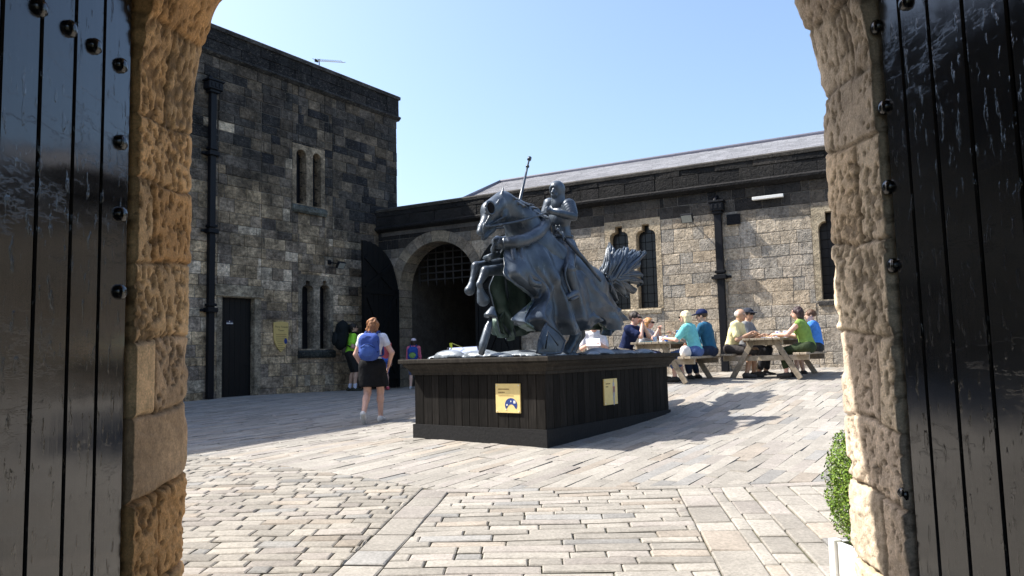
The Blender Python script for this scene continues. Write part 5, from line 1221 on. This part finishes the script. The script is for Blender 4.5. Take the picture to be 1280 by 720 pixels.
def sit(label, q, z, x, y, lean, hx, **kw):
    """someone on the bench at x, facing the table"""
    face = tyaw-math.pi/2 if x < 0 else tyaw+math.pi/2
    H = kw.get('H', 1.7); k = H/1.7
    P = tl(q, x, y)
    kw.setdefault('hands', [(-.12, .42, .80-.0), (.12, .42, .80)])
    return person(label, P, face, hip=(0, -.04, .545), lean=lean, ank=kw.pop('ank', [(-.12, .34, .09), (.13, .28, .09)]), loc_z=z, **kw)
q, z = tR, TZ[0]
sit('grey haired man in pale yellow T-shirt sitting at the right hand picnic table', q, z, -.66, -.40, 17, 0, H=1.76, top=(.80, .72, .40), sleeve=.7, bottom=('trousers', (.05, .045, .045), 1.15), shoe=(.05, .05, .05), hair=((.50, .49, .47), 'bald'), skin='tan', hands=[(-.10, .40, .80), (.14, .38, .83)], head=(0, -8))
sit('man in grey T-shirt and dark cap with sunglasses at the right hand table', q, z, -.66, .42, 10, 0, H=1.80, top=(.22, .225, .23), sleeve=.8, bottom=('trousers', (.03, .03, .035), 1.8), shoe=(.04, .04, .045), hair=((.04, .03, .02), 'short'), skin='tan', cap=(.03, .035, .05), glasses=True, head=(-25, 0), hands=[(-.10, .42, .80), (.14, .36, .80)])
sit('dark haired woman in sleeveless olive green top at the right hand table', q, z, .68, -.38, 14, 0, H=1.68, fem=True, top=(.20, .32, .075), sleeve=0, hem=-.03, bottom=('trousers', (.035, .05, .025), 1.7), shoe=(.03, .03, .03), hair=((.035, .016, .018), 'bob'), skin='pink', fat=1.18, head=(10, 0), hands=[(-.12, .50, .80), (.10, .44, .80)])
sit('boy in bright blue T-shirt on the far bench end of the right hand table', q, z, .68, .40, 8, 0, H=1.60, top=(.07, .24, .68), sleeve=.75, bottom=('shorts', (.03, .035, .04), .9), shoe=(.03, .03, .03), hair=((.09, .045, .025), 'short'), skin='fair', head=(15, 0))
q, z = tL, TZ[1]
sit('dark haired man in navy T-shirt with elbows on the left hand picnic table', q, z, -.66, -.36, 22, 0, H=1.80, top=(.012, .02, .065), sleeve=.75, bottom=('shorts', (.10, .09, .08), .9), shoe=(.02, .02, .02), hair=((.025, .015, .012), 'short'), glasses=True, skin='pink', hands=[(-.02, .36, 1.08), (.06, .38, 1.07)], elb=[(-.6, .3, -1), (.6, .3, -1)])
sit('strawberry blonde girl in grey top drinking at the far end of the left hand table', q, z, -.64, .42, 16, 0, H=1.56, fem=True, top=(.45, .46, .50), sleeve=.6, bottom=('shorts', (.08, .1, .2), .8), shoe=(.1, .1, .1), hair=((.48, .24, .09), 'bob'), skin='pink', glasses=True, hands=[(-.02, .34, .98), (.05, .34, .99)], elb=[(-.6, .3, -1), (.6, .3, -1)])
sit('blonde woman in turquoise top with white bag beside her at the left hand table', q, z, .66, -.30, 15, 0, H=1.68, fem=True, top=(.18, .55, .57), sleeve=.75, hem=.0, bottom=('trousers', (.08, .13, .30), 1.5), shoe=(.03, .03, .03), hair=((.78, .66, .42), 'bob'), skin='pink', glasses=True, hands=[(-.14, .46, .80), (.10, .40, .88)], head=(0, -6))
sit('person in dark blue jacket and navy cap beside the blonde woman in turquoise', q, z, .68, .40, 10, 0, H=1.76, top=(.025, .11, .20), sleeve=1.8, bottom=('trousers', (.02, .03, .06), 1.8), shoe=(.02, .02, .02), hair=((.05, .03, .02), 'short'), cap=(.012, .02, .07), skin='mid', head=(10, -5))
# things on the tables
def lathe(name, c, prof, col, label, cat, mat=M_ITEM, n=14, group=None):
    V = []; 
    for r, h in prof: V += [(c[0]+r*math.cos(2*math.pi*k/n), c[1]+r*math.sin(2*math.pi*k/n), c[2]+h) for k in range(n)]
    F = [(i*n+k, i*n+(k+1) % n, (i+1)*n+(k+1) % n, (i+1)*n+k) for i in range(len(prof)-1) for k in range(n)]+[tuple(range(n)), tuple((len(prof)-1)*n+k for k in range(n))]
    return prop(mk(name, V, F, mat, None, np.tile(col, (len(V), 1)), True), label, cat, group)
can = [(.028, 0), (.033, .008), (.033, .105), (.027, .117), (.027, .113), (.001, .112)]; cup = [(.030, 0), (.042, .11), (.040, .11), (.029, .008), (.001, .008)]; bot = [(.032, 0), (.034, .01), (.034, .13), (.014, .175), (.013, .2), (.016, .201), (.016, .222), (.001, .223)]
def tp3(q, z, x, y): p_ = tl(q, x, y); return A(p_[0], p_[1], z+.7405)
ql, zl = tL, TZ[1]; qr, zr_ = tR, TZ[0]
lathe('drinks_can', tp3(ql, zl, -.03, .10), can, (.03, .16, .62), 'blue drinks can on the left hand table, beside the clear cups', 'can', group='blue drinks on the left table')
lathe('drink_bottle', tp3(ql, zl, .12, .30), bot, (.10, .30, .72), 'blue and white bottle standing at the far end of the left hand table', 'bottle')
for x, y, lab in ((-.16, -.15, 'clear pale plastic cup nearest the navy T-shirt man on the left hand table'), (-.08, -.02, 'pale plastic cup next to the blue can on the left hand table')): lathe('plastic_cup', tp3(ql, zl, x, y), cup, (.62, .66, .76), lab, 'cup', group='plastic cups on the left table')
m = MB(); m.box(tp3(ql, zl, -.2, -.45)+A(0, 0, .008), (.11, .07, .007), Rz(tyaw+.3), .002, (.10, .42, .45)); prop(m.build('booklet', M_ITEM), 'turquoise booklet lying on the near end of the left hand table', 'booklet')
for x, y, c, lab in ((.02, .28, (.06, .25, .72), 'blue and white carton standing on the right hand table'), (.16, .32, (.75, .78, .82), 'white carton with blue panel at the far end of the right hand table')):
    m = MB(); p_ = tp3(qr, zr_, x, y); m.box(p_+A(0, 0, .07), (.045, .035, .07), Rz(tyaw), .004, (.75, .78, .84)); o = prop(m.build('drink_carton', M_ITEM), lab, 'carton', 'cartons on the right table')
    m = MB(); m.box(p_+A(0, 0, .08), (.022, .0365, .045), Rz(tyaw), .0, (.03, .2, .7)); m.build('printed_panel', M_ITEM, o)
m = MB(); p_ = tp3(qr, zr_, -.05, -.1); m.box(p_+A(0, 0, .012), (.13, .09, .012), Rz(tyaw), .006, (.72, .72, .74)); o = prop(m.build('food_tray', M_ITEM), 'white food tray in front of the man in yellow', 'tray')
m = MB(); m.box(p_+A(.02, .02, .033), (.06, .045, .012), Rz(tyaw+.5), .006, (.55, .33, .12)); m.build('sandwich', M_ITEM, o)
m = MB(); p_ = tp3(qr, zr_, .14, .02); m.add(*[(v+p_+A(0, 0, .03), f) for v, f in [tube([(-.06, -.02, 0), (0, 0, .012), (.07, .02, 0)], [.015, .03, .012], 8)]][0], (.55, .32, .10)); prop(m.build('pasty', M_ITEM, smooth=True), 'golden brown pasty on the table before the woman in olive green', 'food')
# white handbag on the bench
pb_ = tl(ql, .62, -.62); hb = SDF().el((pb_[0], pb_[1], zl+.56), (.15, .08, .10), Rz(tyaw+math.pi/2), k=.03).rc((pb_[0]-.05, pb_[1]-.07, zl+.50), (pb_[0]+.05, pb_[1]+.07, zl+.50), .06, .06, k=.05).pl(A(0, 0, zl+.462), (0, 0, -1))
v, f, _ = hb.mesh(.012, lambda X: .01*(fbm(X*20, 2, 3)-.5)); o = prop(mk('handbag', v, f, fabric((.78, .74, .70)), None, None, True), 'cream handbag on the bench end beside the woman in turquoise', 'handbag')
m = MB(); d_ = A(math.sin(-tyaw)*.0+.56, .83, 0); m.tube(catmull([A(pb_[0], pb_[1], zl+.63)-d_*.09, A(pb_[0], pb_[1], zl+.70), A(pb_[0], pb_[1], zl+.63)+d_*.09], 9), .008, 6); m.box((pb_[0]-.02, pb_[1]-.085, zl+.6), (.05, .01, .02), Rz(.5), .003); m.build('handle', fabric((.50, .25, .16)), o, col=False)

# reader on a bench behind the plinth
bq = W(744, 470, 14.2)[:2]; bzz = float(zg(*bq)); byaw = R(6)
bo = empty('wooden_bench', (bq[0], bq[1], bzz), 'pale wooden bench just visible beyond the plinth, under the woman in white', 'bench', rz=byaw)
for y in (-.12, 0, .12): m = MB(); m.box((.05, y, .44), (.85, .055, .018), None, .005, np.ones(3)*random.uniform(.9, 1.2)); m.build('seat_board', M_TABLE, bo, local=True)
for x in (-.7, .8):
    for y in (-.13, .13): m = MB(); m.box((x, y, .205), (.03, .03, .205), None, .004); m.build('leg', M_TABLE, bo, local=True)
m = MB(); m.box((-.62, .2, .62), (.16, .018, .05), None, .004, (1.5, 1.5, 1.5)); m.box((-.7, .2, .5), (.025, .02, .14), None, .004); m.build('backrest', M_TABLE, bo, local=True)
o, J = person('woman in white blouse sitting beyond the plinth, reading a paper', bq, R(172)+byaw, 1.70, hip=(0, -.02, .545), lean=8, ank=[(-.1, .40, .09), (.12, .36, .09)], hands=[(-.10, .36, .82), (.13, .36, .82)], skin='pink', fem=True, top=(.60, .60, .63), sleeve=.75, bottom=('trousers', (.22, .22, .18), 1.6), shoe=(.3, .3, .3), hair=((.05, .035, .03), 'short'), head=(0, -22), loc_z=bzz)
ca, sa = math.cos(o.rotation_euler.z), math.sin(o.rotation_euler.z); lw_ = lambda x, y, z: A(bq[0]+ca*x-sa*y, bq[1]+sa*x+ca*y, bzz+z)
m = MB(); e = nrm(lw_(1, 0, 0)-lw_(0, 0, 0)); n_ = nrm(A(-e[1], e[0], .9)); m.box(lw_(.05, .45, .86), (.13, .09, .002), np.array([e, np.cross(n_, e), n_]), 0, (.85, .85, .88)); prop(m.build('paper', M_ITEM), 'white paper held by the seated woman in white', 'paper')
bgq = A(*W(769, 440, 14.15)[:2]); bg = SDF().el((bgq[0], bgq[1], bzz+.60), (.17, .13, .14), k=.05).rc((bgq[0]-.08, bgq[1], bzz+.53), (bgq[0]+.08, bgq[1], bzz+.53), .09, .09, k=.06).pl(A(0, 0, bzz+.46), (0, 0, -1))
v, f, _ = bg.mesh(.012, lambda X: .012*(fbm(X*16, 2, 3)-.5)); o = prop(mk('backpack', v, f, fabric((.02, .03, .07)), None, None, True), 'dark navy backpack standing on the bench right of the woman in white', 'backpack')
m = MB(); m.tube(catmull([A(bgq[0]-.03, bgq[1]-.05, bzz+.72), A(bgq[0], bgq[1]-.06, bzz+.765), A(bgq[0]+.04, bgq[1]-.05, bzz+.72)], 8), .01, 6); m.build('handle', fabric((.02, .02, .04)), o, col=False)

# information lectern behind the plinth
ip = W(580, 441, 13.2); iz = float(zg(ip[0], ip[1])); io = empty('information_lectern', (ip[0], ip[1], iz), 'sloping pale information board on a post beyond the left end of the plinth', 'information board')
m = MB(); m.box((ip[0]-.12, ip[1]+.1, (iz+ip[2])/2-.03), (.03, .03, (ip[2]-iz)/2-.03), None, .004); m.box((ip[0]+.12, ip[1]+.1, (iz+ip[2])/2-.03), (.03, .03, (ip[2]-iz)/2-.03), None, .004); m.build('post', M_IRON, io, col=False)
e = nrm(A(1, .15, .03)); n_ = nrm(A(.05, -.55, 1)); yv = np.cross(n_, e)
m = MB(); m.box(ip, (.28, .21, .012), np.array([e, yv, n_]), .004); bd_ = m.build('board', M_IRON, io, col=False)
m = MB(); m.box(ip+n_*.0135, (.245, .18, .001), np.array([e, yv, n_]), 0, (.42, .46, .66)); m.box(ip+n_*.0155-yv*.10-e*.06, (.15, .03, .0006), np.array([e, yv, n_]), 0, (.30, .32, .25))
for k in range(4): m.box(ip+n_*.0155+yv*(.12-.04*k), (.21, .008, .0006), np.array([e, yv, n_]), 0, (.55, .60, .75))
m.build('printed_face', M_ITEM, bd_)
fq = W(563.5, 431, 13.2); fp = W(578, 434, 13.2)
fo = empty('yellow_tag', tuple(W(563.5, 436, 13.2)), 'small bright yellow tag on a cord beside the pale information board', 'tag')
m = MB(); m.add([W(561.5, 429, 13.2), W(565.2, 428.5, 13.2), W(565.4, 433, 13.2), W(564.6, 437, 13.2), W(562.3, 433, 13.2)]+[p_+A(0, .012, 0) for p_ in (W(561.5, 429, 13.2), W(565.2, 428.5, 13.2), W(565.4, 433, 13.2), W(564.6, 437, 13.2), W(562.3, 433, 13.2))], [(0, 1, 2, 3, 4), (9, 8, 7, 6, 5)]+[(k, (k+1) % 5, 5+(k+1) % 5, 5+k) for k in range(5)], (.55, .62, .06)); m.build('flag', M_ITEM, fo)
m = MB(); m.tube([W(565, 429, 13.2), W(571, 431.5, 13.25), W(579, 434.5, 13.3)], .006, 5, (.4, .4, .1)); m.tube([W(563.5, 436, 13.2), A(*W(563.5, 436, 13.2)[:2], float(zg(*W(563.5, 436, 13.2)[:2])))], .008, 5, (.1, .1, .1)); m.build('cord', M_ITEM, fo)

# ------------------------------------------------------------------ PLANTER and SHRUB
pq = A(1.87, 3.95); pz = float(zg(*pq)); ptz = W(1045, 694, 3.8)[2]; hwp = .175
po = empty('planter', (pq[0], pq[1], pz), 'white square wooden planter on the paving beside the right gate jamb', 'planter')
Mp = Rz(R(12)); m = MB()
for sx, sy in ((1, 0), (-1, 0), (0, 1), (0, -1)):
    c = A(pq[0], pq[1], (pz+ptz)/2)+Mp[0]*sx*(hwp-.012)+Mp[1]*sy*(hwp-.012); m.box(c, (.012 if sx else hwp-.026, .012 if sy else hwp-.026, (ptz-pz)/2), Mp, .003)
for sx in (-1, 1):
    for sy in (-1, 1): m.box(A(pq[0], pq[1], (pz+ptz)/2+.005)+Mp[0]*sx*(hwp-.008)+Mp[1]*sy*(hwp-.008), (.026, .026, (ptz-pz)/2+.005), Mp, .004)
m.build('box', M_WHITE, po, col=False)
m = MB(); m.box((pq[0], pq[1], ptz-.05), (hwp-.03, hwp-.03, .02), Mp); m.build('soil', M_SOIL, po, col=False)
bo = empty('box_shrub', (pq[0], pq[1], ptz-.03), 'clipped bright green box shrub growing in the white planter', 'shrub')
m = MB(); m.tube([(pq[0], pq[1], ptz-.05), (pq[0], pq[1], ptz+.25)], .02, 8, (.1, .07, .05)); 
for k in range(14):
    t = random.uniform(0, 6.28); m.tube([(pq[0], pq[1], ptz+.0+.02*k), (pq[0]+.13*math.cos(t), pq[1]+.13*math.sin(t), ptz+.1+.03*k)], [.01, .003], 5, (.1, .07, .05))
m.build('stem', attr_mat('bark', .9), bo)
topz = W(1055, 540, 3.8)[2]; hh = topz-ptz+.02; zc = ptz-.02+hh/2; N = 26000; rs = np.random.default_rng(5)
dirv = rs.normal(size=(N, 3)); dirv /= np.linalg.norm(dirv, axis=1, keepdims=True)
se_ = (np.abs(dirv[:, 0])**3+np.abs(dirv[:, 1])**3+np.abs(dirv[:, 2])**3)**(-1/3)
rad = se_*(1-.25*rs.random(N)**2)*(1+.22*(fbm(dirv*4.2+9, 3, 2)-.5)*2)
Pc = dirv*rad[:, None]*A(.235, .235, hh/2)+A(pq[0], pq[1], zc)
nn = dirv+rs.normal(size=(N, 3))*.75; nn /= np.linalg.norm(nn, axis=1, keepdims=True); tu = np.cross(nn, rs.normal(size=(N, 3))); tu /= np.linalg.norm(tu, axis=1, keepdims=True); tv = np.cross(nn, tu)
L_ = rs.uniform(.004, .011, (N, 1)); Vq = np.stack([Pc-tu*L_, Pc+tv*L_*.5, Pc+tu*L_, Pc-tv*L_*.5], 1).reshape(-1, 3); Fq = np.arange(4*N).reshape(N, 4)
cl_ = np.array([(.12, .21, .022), (.17, .28, .035), (.08, .15, .02), (.22, .32, .05), (.16, .13, .05)])[np.minimum(rs.integers(0, 25, N)//6, 4)]; mk('foliage', Vq, Fq, M_LEAF, bo, np.repeat(cl_, 4, 0))
v, f, _ = SDF().el((pq[0], pq[1], zc), (.175, .175, hh/2*.85)).mesh(.02, lambda X: .05*(fbm(X*14, 2, 3)-.5)); mk('inner_foliage', v, f, plain('inner_leaves', (.02, .04, .01), .9, ns=50, var=.5), bo)

# ------------------------------------------------------------------ LIGHT
EL, AZ = R(50), R(13.5)
sdir = A(-math.cos(AZ)*math.cos(EL), math.sin(AZ)*math.cos(EL), math.sin(EL))
sun = bpy.data.lights.new('sun', 'SUN'); sun.energy = 4.0; sun.angle = R(.53); sun.color = (1, .95, .87); so = bpy.data.objects.new('sun', sun); COL.objects.link(so)
so.rotation_euler = Vector(-sdir).to_track_quat('-Z', 'Y').to_euler(); so.location = (-20, 10, 30)
w = bpy.data.worlds.new('World'); sc.world = w; w.use_nodes = True; nt = w.node_tree; bg_ = nt.nodes['Background']
sk = nt.nodes.new('ShaderNodeTexSky'); sk.sky_type = 'NISHITA'; sk.sun_disc = False; sk.sun_elevation = EL; sk.sun_rotation = R(-76.5); sk.air_density = 1.15; sk.dust_density = 3.0; sk.ozone_density = 3.6
nt.links.new(sk.outputs[0], bg_.inputs[0]); bg_.inputs[1].default_value = .118
sc.view_settings.view_transform = 'Standard'; sc.view_settings.look = 'None'; sc.view_settings.exposure = 1.25; sc.view_settings.gamma = 1
sc.render.engine = 'CYCLES'; sc.cycles.use_denoising = True; sc.cycles.max_bounces = 6; sc.cycles.diffuse_bounces = 4
